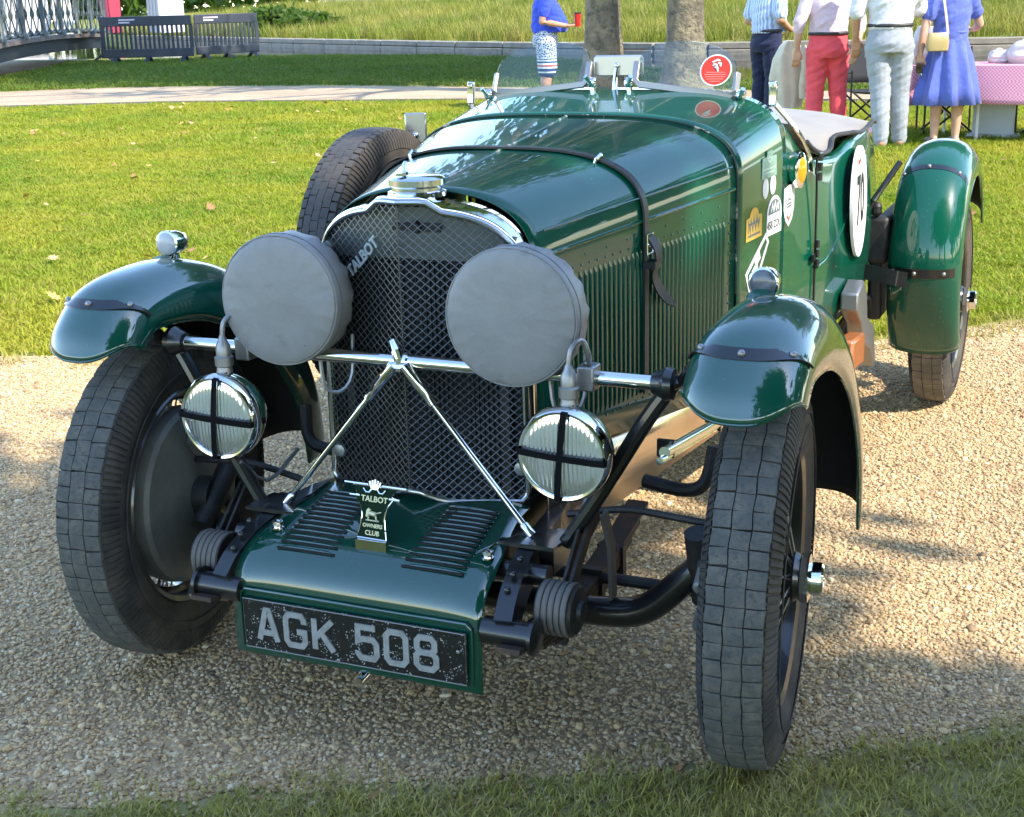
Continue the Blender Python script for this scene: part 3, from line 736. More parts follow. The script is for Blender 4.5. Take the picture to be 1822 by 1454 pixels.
# ---- lamp bar, headlamps in covers, driving lamps
b = MB(); b.tube([V(-.545, -.043, .772), V(.545, -.043, .772)], .0145, 16); bar = P_(b, 'lamp_bar', CHROME)
for s in (1, -1):
    b = MB(); b.lathe([(.015, 0), (.022, .004), (.028, .02), (.034, .03), (.030, .045), (0, .05)], axis((s*.535, -.043, .772), (s, 0, 0)), 20); P_(b, 'bar_boss', BLACK, bar)
    b = MB(); b.tube(cat([V(s*.575, -.045, .772), V(s*.60, -.05, .785), V(s*(.62 if s > 0 else .59), -.085, .815), V(s*(.642 if s > 0 else .588), -.10, .838)], 8), [.014, .013, .012, .011, .011, .010, .010, .009], 8); P_(b, 'wing_stay', BLACK, bar)
    b = MB(); b.tube(cat([V(s*.585, -.035, .785), V(s*.52, -.045, .69), V(s*.44, -.055, .55), V(s*.36, -.06, .425)], 10), .0165, 10); P_(b, 'stay_tube', BLACK, bar)
    b = MB(); b.tube(cat([V(s*.60, -.01, .79), V(s*.54, -.03, .70), V(s*.45, -.035, .55), V(s*.375, -.02, .46), V(s*.36, .1, .50)], 14), .0045, 6); P_(b, 'lamp_cable', ALLOY, bar)
    # diagonal stays
    b = MB(); a_, c_ = V(s*.012, -.058, .766), V(s*.29, -.07, .437); d_ = (c_-a_)
    b.tube([a_, a_+d_*.16, a_+d_*.165, a_+d_*.23, a_+d_*.235, a_+d_*.93, a_+d_*.94, c_], [.013, .012, .0105, .0105, .0068, .0068, .010, .011], 12); P_(b, 'diagonal_stay', CHROME, bar)
    b = MB(); b.lathe([(.017, 0), (.017, .006), (.010, .010), (0, .011)], Matrix.Translation(c_+V(0, 0, -.012)), 6); P_(b, 'stay_nut', ALLOY, bar)
b = MB(); b.lathe([(.017, -.016), (.019, -.012), (.019, .012), (.017, .016)], axis((0, -.043, .772), (1, 0, 0)), 18); b.tube([V(0, -.052, .765), V(-.006, -.058, .80), V(-.018, -.05, .815)], [.012, .010, .008], 10); b.tube([V(-.02, -.055, .762), V(.02, -.055, .762)], .012, 10)
P_(b, 'bar_clamp', CHROME, bar)
def lamp_cover(cx, cy, cz, R, tilt):
    A = axis((cx, cy, cz), (.0+tilt, -1, .03)); prof = []; rings = []
    n = 72
    def ring(r, h, wob=0, seed=0):
        return [A @ V((r+wob*(math.sin(17*a+seed)+.6*math.sin(29*a)))*math.cos(a), (r+wob*(math.sin(17*a+seed)+.6*math.sin(29*a)))*math.sin(a), h+(.004*noise.noise(V(math.cos(a)*r*13+cx*9, math.sin(a)*r*13, seed+cz))+.0012*math.sin(23*a)*sstep((r-R*.6)/(R*.3)) if r < R*.97 else 0)) for a in np.linspace(0, 2*PI, n, endpoint=False)]
    R_ = [ring(.001, .012), ring(R*.3, .0115), ring(R*.55, .010), ring(R*.75, .008), ring(R*.9, .005), ring(R*.965, .001), ring(R*.99, -.006), ring(R*1.0, -.012), ring(R*1.005, -.03, .0007, 2), ring(R*1.0, -.055, .0015, 1), ring(R*.98, -.075, .0024, .5), ring(R*.93, -.088, .0030), ring(R*.85, -.094, .002)]
    b = MB(); b.loft(R_, True, True); o = P_(b, 'headlamp_cover', VINYL)
    b = MB(); b.tube([A @ V(R*.987*math.cos(a), R*.987*math.sin(a), -.003) for a in np.linspace(0, 2*PI, 72, endpoint=False)], .0022, 6, loop=True)
    P_(b, 'piping', VINYL, o)
    b = MB(); b.tube([A @ V((R*1.003+.0005)*math.cos(a), (R*1.003+.0005)*math.sin(a), -.02) for a in np.linspace(0, 2*PI, 72, endpoint=False)], .0009, 5, loop=True)
    P_(b, 'stitching', M('dark_thread', (.12, .12, .125), .7), o)
    b = MB(); b.lathe([(R*.9, -.09), (R*.75, -.13), (R*.45, -.17), (0, -.185)], A, 32); P_(b, 'lamp_shell', PAINT, o)
    b = MB(); b.tube([A @ V(0, -R*.8, -.07), V(cx, -.043, .772)], .016, 10); P_(b, 'lamp_post', CHROME, o)
    b = MB(); b.tube(cat([V(cx+.06*(1), cy+.05, cz-R*.86), V(cx+.075, cy+.04, cz-R-.05), V(cx+.105, cy+.05, cz-R-.062), V(cx+.125, cy+.07, cz-R-.03), V(cx+.12, cy+.09, cz-R*.6)], 14), .0045, 6); P_(b, 'lamp_cable', ALLOY, o)
lamp_cover(.262, -.086, .889, .1375, .03); lamp_cover(-.262, -.086, .891, .1375, .03)
def driving_lamp(cx, cy, cz, R):
    A = axis((cx, cy, cz), (.02, -1, .0)); b = MB()
    b.lathe([(R*.97, 0), (R*1.0, -.012), (R*.99, -.035), (R*.85, -.065), (R*.5, -.09), (0, -.098)], A, 40); o = P_(b, 'driving_lamp', PAINT)
    b = MB(); b.lathe([(R*.885, .004), (R*.90, .010), (R*.95, .011), (R*1.01, .004), (R*1.03, -.006), (R*1.025, -.018), (R*1.0, -.022)], A, 48); P_(b, 'rim', CHROME, o)
    b = MB(); b.lathe([(R*.9, .0), (R*.8, -.018), (R*.55, -.04), (R*.2, -.055), (0, -.057)], A, 40); P_(b, 'reflector', M('lamp_reflector', (.9, .91, .92), .22, 1), o)
    b = MB(); b.lathe([(0, -.02), (.012, -.022), (.014, -.035), (.012, -.055)], A, 16); P_(b, 'bulb', M('bulb_cap', (.7, .7, .68), .2, .6), o)
    b = MB(); G, G2 = 150, 26; v = []; f = []; ix = {}
    for i in range(G+1):
        for j in range(G2+1):
            x_ = (i/G*2-1)*R*.9; hh = math.sqrt(max(1e-9, (R*.9)**2-x_*x_)); y_ = (j/G2*2-1)*hh; r = math.hypot(x_, y_)
            fl = .0019*abs(math.cos(x_*PI/.0088))*sstep((R*.86-r)/.01)*(1 if y_ > -R*.1 or abs(x_) < R*.55 else .45)
            ix[i, j] = len(v); v.append(A @ V(x_, y_, .006+.008*(1-(r/R)**2)+fl))
    for i in range(G):
        for j in range(G2): f.append((ix[i, j], ix[i+1, j], ix[i+1, j+1], ix[i, j+1]))
    b.add(v, f); P_(b.mesh('lens', angle=20), 'lens', FLUTED, o)
    for ang, w in ((0., .0125), (PI/2-.03, .013)):
        pts = []; nm = []
        for t in np.linspace(-1.03, 1.03, 27):
            x_, y_ = t*R*math.cos(ang-.06), t*R*math.sin(ang-.06); h = .0165+.006*(1-t*t) if abs(t) < .97 else (.008 if abs(t) < 1.01 else -.03)
            pts.append(A @ V(x_, y_, h)); nm.append(A.to_3x3() @ (V(0, 0, 1) if abs(t) < .97 else V(x_, y_, 0).normalized()))
        b = MB(); b.strip(pts, nm, w, .0006 if ang else .0011); P_(b, 'tape_cross', M('black_tape', (.006, .006, .007), .7, spec=.08), o)
    b = MB(); b.lathe([(.018, R*.98), (.016, R*1.12), (.020, R*1.15), (.020, R*1.35), (.016, R*1.38), (.016, R*1.60), (.010, R*1.72), (.006, R*1.85), (0, R*1.86)], Matrix.Translation((cx+.0, cy+.035, cz)), 20); P_(b, 'lamp_bracket', ALLOY, o)
    s = 1 if cx > 0 else -1
    b = MB(); b.box((cx+.018, -.05, .775), (.035, .045, .05)); b.tube([V(cx+.018, -.06, .80), V(cx+.018, -.06, .81)], .008, 6); P_(b, 'bar_clamp', ALLOY, o, bevel=.005)
    b = MB(); b.tube(cat([V(cx, cy+.035, cz+R*1.8), V(cx+.004, cy+.04, cz+R*2.15), V(cx+.018, cy+.06, cz+R*2.3), V(cx+.028, cy+.07, cz+R*1.95), V(cx+.02, cy+.09, cz+R*1.7)], 14), .0055, 8); P_(b, 'lamp_cable', ALLOY, o)
driving_lamp(.392, -.146, .643, .0925); driving_lamp(-.392, -.146, .643, .0925)

# ---- wheels
WR = .379
def wheel_meshes():
    X = Matrix(((0, 0, 1, 0), (1, 0, 0, 0), (0, 1, 0, 0), (0, 0, 0, 1)))   # lathe axis -> +x
    prof = [(.238, -.050), (.262, -.058), (.292, -.068), (.318, -.069), (.343, -.065), (.358, -.058), (.366, -.051), (.3695, -.03), (.3700, 0), (.3695, .03), (.366, .051), (.358, .058), (.343, .065), (.318, .069), (.292, .068), (.262, .058), (.238, .050)]
    ty = MB().lathe(prof, X, 96, cap=False)
    for l in (.066, -.066): ty.tube([X @ V(.30*math.cos(a), .30*math.sin(a), l*1.125) for a in np.linspace(0, 2*PI, 96, endpoint=False)], .0018, 5, loop=True)
    N = 150
    for sd in (1, -1):
        for k in range(N):
            a = 2*PI*k/N; da = .0115
            q = [(.3665, .0525), (.358, .059), (.345, .0655), (.322, .0700)]
            r1 = [X @ V((r+.0012)*math.cos(a-da), (r+.0012)*math.sin(a-da), sd*(l+.0022)) for r, l in q]; r2 = [X @ V((r+.0012)*math.cos(a+da), (r+.0012)*math.sin(a+da), sd*(l+.0022)) for r, l in q]
            r0 = [X @ V((r-.002)*math.cos(a-da-.004), (r-.002)*math.sin(a-da-.004), sd*(l-.001)) for r, l in q]; r3 = [X @ V((r-.002)*math.cos(a+da+.004), (r-.002)*math.sin(a+da+.004), sd*(l-.001)) for r, l in q]
            ty.loft([r0, r1, r2, r3], False, False)
    def make_tread(NP, ribs, zig=.0006):
        tr = MB()
        def rr(l): return .3788-.0052*(abs(l)/.0525)**2.4
        rt_ = random.Random(3)
        for l0, l1, sh_, gap in ribs:
            for k in range(NP):
                g = gap*rt_.uniform(.7, 1.5); a0 = 2*PI*(k+sh_+g/2)/NP; a1 = 2*PI*(k+1+sh_-g/2)/NP; ring = []; zz = zig*(1 if k % 2 else -1); wear = rt_.uniform(-.0004, .0002); sk = rt_.uniform(-.006, .006)
                for q, a in enumerate((a0, a0+(a1-a0)*.12, (a0+a1)/2, a1-(a1-a0)*.12, a1)):
                    e0 = zz*(1 if q < 2 else -1 if q > 2 else 0)+rt_.uniform(-.0004, .0004); dd = -.0007 if q in (0, 4) else 0
                    A0, A1 = a+sk*0, a+sk
                    ring.append([X @ V(.364*math.cos(A0), .364*math.sin(A0), l0+e0-.001)]+[X @ V((rr(l)+dd+wear)*math.cos(lerp(A0, A1, u)), (rr(l)+dd+wear)*math.sin(lerp(A0, A1, u)), l+e0+e) for l, e, u in ((l0, 0, 0), (l0*.85+l1*.15, 0, .15), ((l0+l1)/2, 0, .5), (l0*.15+l1*.85, 0, .85), (l1, 0, 1))]+[X @ V(.364*math.cos(A1), .364*math.sin(A1), l1+e0+.001)])
                tr.loft(ring, True, True)
        return tr
    tr = make_tread(70, ((-.0515, -.0190, 0, .075), (-.0168, .0168, .06, .035), (.0190, .0515, .03, .075)), .0009)
    tr2 = make_tread(84, ((-.0525, -.036, 0, .16), (-.0335, -.012, .4, .03), (-.0105, .0105, .1, .025), (.012, .0335, .6, .03), (.036, .0525, .3, .16)))
    rim = MB().lathe([(.252, -.052), (.256, -.056), (.252, -.060), (.240, -.054), (.236, -.03), (.222, -.02), (.220, 0), (.222, .02), (.236, .03), (.240, .054), (.252, .060), (.256, .056), (.252, .052)], X, 72, cap=False)
    spk = MB()
    for k in range(24):
        a = 2*PI*k/24
        for h0, r0, l0, ra, l1 in ((0, .042, .062, .20, .012), (0, .052, -.030, .35, -.012), (0, .05, .022, -.35, -.004)):
            a1 = a+ra*(1 if k % 2 else -1); spk.tube([X @ V(r0*math.cos(a), r0*math.sin(a), l0), X @ V(.226*math.cos(a1), .226*math.sin(a1), l1)], .0025, 6, cap=False)
    hub = MB().lathe([(0, -.05), (.06, -.05), (.064, -.03), (.055, -.02), (.05, .02), (.046, .05), (.05, .066), (.044, .076), (.03, .08), (0, .08)], X, 32)
    nut = MB().lathe([(.040, .072), (.049, .079), (.049, .094), (.034, .100)], X, 8).lathe([(.033, .097), (.033, .118), (.028, .122), (.018, .122), (.016, .119), (0, .119)], X, 28)
    back = MB().lathe([(0, -.078), (.06, -.080), (.075, -.075), (.165, -.066), (.196, -.064), (.206, -.056), (.21, -.03), (.205, .0)], X, 56)
    return ty.mesh('tyre', angle=28, weld=False), tr.mesh('tread', angle=20, weld=False), tr2.mesh('tread', angle=20, weld=False), rim.mesh('rim'), spk.mesh('spokes'), hub.mesh('hub'), nut.mesh('nut', angle=25), back.mesh('backplate')
TY, TR, TRS, RI, SP, HU, NU, BK = wheel_meshes()
TY2 = TY.copy(); TR2 = TR.copy()
def wheel(name, loc, side, steer=0, camber=0, front=False, rub=(RUBBER, TREAD), rx=0, knock=True):
    o = obj(name, RI, BLACK, car)
    R_ = Matrix.Rotation(steer, 4, 'Z') @ Matrix.Rotation(camber*side, 4, 'Y') @ (Matrix.Identity(4) if side > 0 else Matrix.Rotation(PI, 4, 'Z')) @ Matrix.Rotation(rx, 4, 'X')
    o.matrix_parent_inverse = Matrix.Identity(4); o.matrix_local = Matrix.Translation(V(*loc)-car.location) @ R_
    for n, me, mt in (('tyre', TY if rub[0] == RUBBER else TY2, rub[0]), ('tread', TR if rub[0] == RUBBER else (TRS if name == 'spare_wheel' else TR2), rub[1]), ('spokes', SP, SPOKE), ('hub', HU, BLACK)): obj(n, me, mt, o)
    if knock: obj('hub_nut', NU, CHROME, o)
    if front:
        obj('brake_backplate', BK, DALLOY, o)
        b = MB(); b.box((-.088, .10, .085), (.03, .06, .05)); b.box((-.086, -.085, -.02), (.03, .045, .19)); b.tube([V(-.10, -.115, .04), V(-.10, -.055, .04)], .016, 12); b.tube([V(-.1, -.115, -.03), V(-.1, -.055, -.03)], .014, 12); b.tube([V(-.07, -.085, .08), V(-.115, -.085, -.09)], .012, 10)
        obj('brake_boss', b, DALLOY, o, bevel=.006)
        b = MB(); b.lathe([(.022, 0), (.022, .012), (.015, .016), (.013, .022), (0, .023)], axis((-.068, .085 if side < 0 else -.085, .150), (-1, 0, 0)), 8); obj('adjuster_bolt', b, ALLOY, o)
        b = MB(); b.tube([V(-.06, 0, .0), V(-.12, 0, 0)], .045, 20); b.tube([V(-.115, 0, -.085), V(-.125, 0, .085)], .026, 14); obj('kingpin', b, MATBLACK, o)
    return o
ST = math.radians(6)
wheel('front_wheel', (.738, .032, WR), 1, ST, .0105, True, rx=.3)
wheel('front_wheel', (-.680, .032, WR), -1, ST, .0105, True, rx=.9)
wheel('rear_wheel', (.756, 2.74, WR), 1, 0, 0, rx=.2, rub=(RUBBER2, M('dusty_rear_tread', (.10, .088, .07), .85, var=[((.19, .16, .12), 12, .4, .7)], bump=(150, .4, .002))))
wheel('rear_wheel', (-.742, 2.74, WR), -1, rx=.5)
o = wheel('spare_wheel', (-.565, .905, .772), -1, rx=.1, rub=(RUBBER2, M('spare_tread', (.04, .042, .046), .7, var=[((.10, .082, .064), 6, .4, .75)], bump=(140, .5, .002))), knock=False)
# ---- chassis, axle, springs, dampers
b = MB(); ax = cat([(-.62, .032, .385), (-.585, .032, .345), (-.50, .032, .265), (-.40, .03, .245), (-.2, .03, .245), (0, .03, .245), (.2, .03, .245), (.40, .03, .245), (.50, .032, .265), (.585, .032, .345), (.62, .032, .385)], 44)
b.tube(ax, [.026+.006*math.sin(abs(i/43*2-1)*PI) for i in range(44)], 12); P_(b, 'front_axle', BLACK)
b = MB(); b.tube([V(-.60, .13, .275), V(.60, .13, .275)], .013, 10); b.tube([V(.60, .13, .275), V(.63, .04, .30)], .016, 8); b.tube([V(-.60, .13, .275), V(-.60, .04, .30)], .016, 8); P_(b, 'track_rod', MATBLACK)
for s in (1, -1):
    rail = cat([(s*.318, -.27, .325), (s*.312, -.22, .365), (s*.300, -.12, .395), (s*.285, .05, .40), (s*.26, .3, .385), (s*.34, 1.2, .37), (s*.42, 2.2, .40), (s*.42, 3.0, .50)], 40)
    b = MB(); b.tube(rail, 1, sec=[(-.018, -.034), (.018, -.034), (.018, .034), (-.018, .034)]); ch = P_(b, 'chassis_rail', BLACK)
    b = MB()
    for y, z in ((-.235, .372), (-.205, .392), (-.17, .41)): b.ball((s*.312, y-.012, z+.022), .007, 10)
    P_(b, 'rail_rivets', BLACK, ch, kind='stuff')
    b = MB(); b.tube([V(s*.275, -.275, .318), V(s*.375, -.275, .318)], .027, 18); b.lathe([(.036, 0), (.036, .008), (.02, .014), (0, .014)], axis((s*.375, -.275, .318), (s, 0, 0)), 20); P_(b, 'spring_eye', BLACK, ch)
    for k in range(5):
        L = .42-.06*k; pts = [V(s*.345, .03+t*L, .275-.011*k+.055*(t*L/.42)**2) for t in np.linspace(-1 if k else -.72, 1, 14)]
        b = MB(); b.strip(pts, (0, 0, 1), .05, .009); P_(b, 'spring_leaf', RUST, ch)
    for yy in (-.1, .12, .26):
        b = MB(); b.box((s*.345, yy, .262), (.062, .022, .075)); P_(b, 'spring_clip', MATBLACK, ch)
    A = axis((s*.365, -.19, .345), (s, 0, 0)); b = MB()
    for k in range(5): b.lathe([(.0, k*.013), (.053, k*.013), (.0545, k*.013+.003), (.0545, k*.013+.0075), (.053, k*.013+.0105)], A, 28)
    dm = P_(b, 'friction_damper', COPPER)
    b = MB()
    for k in range(5): b.lathe([(.0515, k*.013-.003), (.0525, k*.013-.001), (.0515, k*.013+.001)], A, 28)
    b.lathe([(.05, .065), (.046, .071), (.022, .074), (.02, .082), (0, .084)], A, 20); P_(b, 'damper_disc', MATBLACK, dm)
    b = MB(); b.strip([V(s*.405, -.19, .345), V(s*.405, -.06, .455), V(s*.405, .0, .475)], (s, 0, 0), .032, .007); b.strip([V(s*.39, -.18, .35), V(s*.39, -.05, .47)], (s, 0, 0), .026, .006); P_(b, 'damper_arm', MATBLACK, dm)
    b = MB(); b.strip([V(s*.417, .0, .475), V(s*.425, .02, .40), V(s*.425, .03, .28)], (s, 0, 0), .03, .008); P_(b, 'damper_link', COPPER if s > 0 else MATBLACK, dm)
    b = MB(); b.box((s*.30, -.07, .432), (.12, .11, .008), Matrix.Rotation(-.06, 3, 'X')); b.box((s*.335, -.05, .40), (.03, .10, .06)); P_(b, 'stay_bracket', BLACK, ch)
    # polished side valance between bonnet and rail
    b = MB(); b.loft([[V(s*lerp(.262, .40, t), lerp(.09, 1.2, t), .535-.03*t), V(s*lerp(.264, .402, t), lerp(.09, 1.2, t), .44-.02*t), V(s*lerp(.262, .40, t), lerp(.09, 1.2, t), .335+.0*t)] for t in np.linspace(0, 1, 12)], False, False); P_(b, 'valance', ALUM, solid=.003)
    for y in (.22, .55, .86):
        b = MB(); b.lathe([(.0115, 0), (.011, .006), (.005, .009), (0, .009)], axis((s*lerp(.27, .39, (y-.09)/.91), y, .49), (s, 0, 0)), 12); P_(b, 'valance_bolt', ALLOY)
    b = MB(); b.tube(cat([(s*.37, .42, .40), (s*.47, .40, .395), (s*.52, .40, .42), (s*.535, .42, .50)], 12), .016, 10); P_(b, 'brake_rod', MATBLACK)
    b = MB(); b.tube(cat([(s*.32, .06, .44), (s*.45, .05, .47), (s*.56, .04, .47), (s*.64, .05, .46)], 12), .008, 8); P_(b, 'brake_cable', MATBLACK)
b = MB(); b.tube([V(-.36, -.15, .39), V(.36, -.15, .39)], .022, 14); P_(b, 'cross_tube', BLACK)
b = MB(); b.box((0, .35, .30), (.30, .50, .12)); P_(b, 'engine_sump', MATBLACK, bevel=.03)
b = MB(); b.tube([V(.455, .30, .515), V(.46, .80, .452)], .013, 12); b.tube([V(.45, .28, .50), V(.455, .82, .435)], .009, 8); ex = P_(b, 'grease_gun', CHROME)
b = MB(); b.box((.44, .36, .505), (.04, .012, .04)); b.box((.445, .74, .455), (.04, .012, .04)); P_(b, 'gun_clip', BLACK, ex)
# outside exhaust, step bracket, reflector ahead of the rear wheel
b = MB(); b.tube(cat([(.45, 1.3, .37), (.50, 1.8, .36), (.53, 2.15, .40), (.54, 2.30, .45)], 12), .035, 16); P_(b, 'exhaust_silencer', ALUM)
b = MB(); b.prism([(1.80, .575), (1.90, .60), (1.96, .56), (2.0, .46), (2.14, .40), (2.20, .28), (2.17, .25), (2.10, .33), (1.96, .38), (1.90, .46), (1.80, .52)], Matrix(((0, 0, 1, .555), (1, 0, 0, 0), (0, 1, 0, 0), (0, 0, 0, 1))), .055); P_(b, 'step_bracket', ALLOY, bevel=.006)
b = MB(); b.box((.59, 1.80, .39), (.06, .22, .10), Matrix.Rotation(-.1, 3, 'X')); P_(b, 'step_block', M('varnished_step', (.36, .12, .035), .35, coat=.5), bevel=.01)
b = MB(); b.strip([V(.50, 2.22, .575), V(.62, 2.205, .56), V(.70, 2.20, .548)], (0, -1, 0), .05, .012); P_(b, 'wing_bracket', BLACK)
b = MB(); b.tube([V(.52, 2.3, .70), V(.57, 2.26, .80), V(.64, 2.33, .92)], .010, 8); P_(b, 'rear_wing_stay', BLACK)
b = MB(); b.box((.575, 2.34, .66), (.09, .10, .16)); b.tube([V(.575, 2.30, .74), V(.575, 2.30, .79)], .018, 10); b.box((.58, 2.55, .55), (.05, .5, .34)); P_(b, 'brake_housing', MATBLACK, bevel=.015)
# ---- aero screens, mirrors, pillars
for s in (1, -1):
    x0, x1 = (.070, .352) if s > 0 else (-.355, -.070); zf = lambda x: 1.243-.03*(abs(x)-.07)/.28
    b = MB(); xin, xout = (x0, x1) if s > 0 else (x1, x0)
    pts = [V(xin, 1.272, zf(xin)+.060), V(xin, 1.25, zf(xin)+.012), V(xin+.012*s, 1.25, zf(xin)), V(xout-.012*s, 1.25, zf(xout)), V(xout, 1.25, zf(xout)+.012), V(xout, 1.272, zf(xout)+.060)]
    b.tube(pts, 1, sec=[(-.009, -.006), (.009, -.006), (.009, .006), (-.009, .006)]); scr = P_(b, 'aero_screen', ALLOY, bevel=.002)
    poly = [(xin+.004*s, zf(xin)+.004), (xout-.004*s, zf(xout)+.004), (xout-.002*s, zf(xout)+.055)]
    for t in np.linspace(0, 1, 22)[1:-1]:
        a = t*PI; xm = (xin+xout)/2; hw = abs(xout-xin)/2-.002; poly.append((xm+s*hw*math.cos(a), 1.277+.078*math.sin(a)**.7-.012*(math.cos(a))))
    poly.append((xin+.002*s, zf(xin)+.055))
    b = MB(); b.prism(poly, Matrix(((1, 0, 0, 0), (0, .42, -1, 1.2525-.42*1.225), (0, 1, 0, 0), (0, 0, 0, 1))), .005); P_(b, 'screen_glass', GLASS, scr)
    for xx in (xin-.016*s, xout+.016*s):
        b = MB(); b.lathe([(.011, -.012), (.015, -.008), (.015, .008), (.011, .012)], axis((xx, 1.25, zf(xx)+.004), (1, 0, 0)), 14); b.tube([V(xx, 1.25, zf(xx)), V(xx, 1.252, zf(xx)-.03)], .008, 8); b.tube([V(xx, 1.24, zf(xx)+.0), V(xx+.012*s, 1.225, zf(xx)+.022)], [.005, .007], 8); P_(b, 'screen_knob', CHROME, scr)
    # folded windscreen pillar and chrome cowl strip
    b = MB(); b.strip([V(s*.446, 1.29, 1.185), V(s*.446, 1.295, 1.232), V(s*.444, 1.292, 1.25)], (0, -1, 0), .022, .012); b.tube([V(s*.446, 1.28, 1.236), V(s*.446, 1.30, 1.236)], .007, 8); pl = P_(b, 'screen_pillar', CHROME, bevel=.003)
    st_ = cat([(s*.446, 1.29, 1.19), (s*.468, 1.345, 1.148), (s*.494, 1.43, 1.085), (s*.505, 1.48, 1.03), (s*.512, 1.475, .985)], 16)
    b = MB(); b.strip(st_, (s*.8, -.25, .5), .022, .007); P_(b, 'cowl_strip', CHROME, pl, bevel=.002)
A = axis((.500, 1.372, 1.005), (.93, -.36, .0)); b = MB()
b.lathe([(.028, -.015), (.030, 0), (.0285, .012), (.022, .016)], A @ Matrix.Scale(1.75, 4, (0, 1, 0)), 24); ind = P_(b, 'indicator_lamp', CHROME)
b = MB(); b.lathe([(.021, .0155), (.015, .021), (0, .023)], A @ Matrix.Scale(1.75, 4, (0, 1, 0)), 24); P_(b, 'lens', AMBER, ind)
# red disc on the right-hand screen
A = frame((.293, 1.2685, 1.279), (1, 0, 0), (0, .42, 1))
b = MB(); b.lathe([(.0, .0008), (.044, .0008), (.044, 0)], A, 40); dc = P_(b, 'event_disc', WHITE)
b = MB(); b.lathe([(.0, .0014), (.0405, .0014), (.0405, .0008)], A, 40); P_(b, 'disc_face', REDS, dc)
b = MB()
for k, (a0, a1) in enumerate((((-.012, .022), (.010, .026)), ((-.008, .018), (.004, .004)), ((.004, .02), (.012, .010)), ((-.004, .008), (.006, -.004)), ((-.010, .012), (-.002, .012)))): b.tube([A @ V(a0[0], a0[1], .0016), A @ V((a0[0]+a1[0])/2+.003, (a0[1]+a1[1])/2+.004, .0016), A @ V(a1[0], a1[1], .0016)], [.002, .0034, .0018], 6)
P_(b, 'disc_emblem', WHITE, dc)
b = MB()
for k, w in enumerate((.052, .06, .054, .046, .03)):
    ribbon(b, [(-w/2, -.006-.0062*k), (w/2, -.006-.0062*k)], .0011, A @ Matrix.Translation((0, 0, .0014)), .0003)
P_(b, 'disc_small_print', M('pink_print', (.75, .35, .28), .5), dc)
# centre mirror
b = MB(); mp = [(-.066, 1.262), (.066, 1.262), (.073, 1.27), (.073, 1.312), (.066, 1.32), (-.066, 1.32), (-.073, 1.312), (-.073, 1.27)]
b.prism(mp, Matrix(((1, 0, 0, .008), (0, 0, -1, 1.30), (0, 1, 0, 0), (0, 0, 0, 1))), .012); mir = P_(b, 'rear_view_mirror', M('mirror_back', (.55, .54, .52), .3, .85, bump=(40, .05, .001)), bevel=.004)
b = MB(); b.tube([V(.004, 1.27, 1.225), V(.004, 1.275, 1.26), V(.006, 1.285, 1.29)], [.008, .006, .006], 10); b.ball((.006, 1.285, 1.292), .009, 10); P_(b, 'mirror_stalk', CHROME, mir)
# offside mirror standing by the scuttle
b = MB(); b.box((-.515, 1.06, 1.135), (.062, .010, .085), Matrix.Rotation(.3, 3, 'Z')); m2 = P_(b, 'side_mirror', M('mirror_grey', (.42, .44, .44), .2, .9), bevel=.004)
b = MB(); b.tube([V(-.515, 1.065, 1.115), V(-.47, 1.08, 1.08)], .006, 8); b.ball((-.515, 1.052, 1.115), .011, 10); P_(b, 'mirror_stalk', CHROME, m2)

# ---- stickers on the scuttle side (n = outward)
def sx_(y): return .447+(y-.92)*.0861+.0035
def side_frame(y, z, off=.0012): return frame((sx_(y)+off, y, z), (.0861, 1, 0), (0, 0, 1))
def sticker(name, poly, y, z, mat, d=.0007, off=.0008):
    b = MB(); b.prism(poly, side_frame(y, z, off), d); return P_(b.mesh(name, smooth=False), name, mat)
def deco(par, name, lines, y, z, mat, w=.003, off=.0016):
    b = MB(); F_ = side_frame(y, z, off)
    for i, l in enumerate(lines): ribbon(b, l, w, F_, .0003+.00004*i)
    P_(b.mesh(name, smooth=False), name, mat, par)
# (x runs rearwards, y up; text runs rearwards as seen from the side)
def arch_poly(w, h, n=10): return [(-w, -h), (w, -h), (w, 0)]+[(w*math.cos(a), h*math.sin(a)) for a in np.linspace(0, PI, n)[1:-1]]+[(-w, 0)]
k = sticker('sticker', [(-.062, -.036), (.062, -.036), (.058, .018), (.024, .020), (.020, .034), (-.020, .034), (-.024, .020), (-.058, .018)], 1.157, 1.046, PALEG)
deco(k, 'sticker_print', [[(-.05, -.012), (.05, -.012)], [(-.04, -.022), (.04, -.022)], [(-.02, .012), (0, .018), (.02, .012), (0, .004), (-.02, .012)]], 1.157, 1.046, M('pale_print', (.42, .55, .5), .5), .004)
for y, z in ((1.130, .984), (1.190, .988)):
    sticker('round_sticker', [(.024*math.cos(a), .027*math.sin(a)) for a in np.linspace(0, 2*PI, 24, endpoint=False)], y, z, WHITE)
k = sticker('yellow_sticker', [(-.062, -.040), (.062, -.040), (.062, .018), (.035, .020)]+[(.035*math.cos(a), .020+.022*math.sin(a)) for a in np.linspace(0, PI, 9)[1:-1]]+[(-.035, .020), (-.062, .018)], 1.043, .905, YELLOW)
deco(k, 'sticker_print', [[(-.045, -.02), (-.045, .010), (-.03, -.018), (-.026, .014), (-.01, -.016), (-.005, .018), (.012, -.014), (.02, .018), (.034, -.01), (.042, .012)], [(-.048, -.028), (.048, -.028)], [(-.04, .002), (.04, .004)]], 1.043, .905, INKG, .006)
k = sticker('plaque_sticker', arch_poly(.062, .052), 1.208, .905, WHITE)
b = MB(); F_ = side_frame(1.208, .905, .0016); b.prism([(-.052, .004), (.052, .004)]+[(.052*math.cos(a), .004+.038*math.sin(a)) for a in np.linspace(0, PI, 12)[1:-1]], F_, .0003); P_(b.mesh('p', smooth=False), 'sticker_arch', INKG, k)
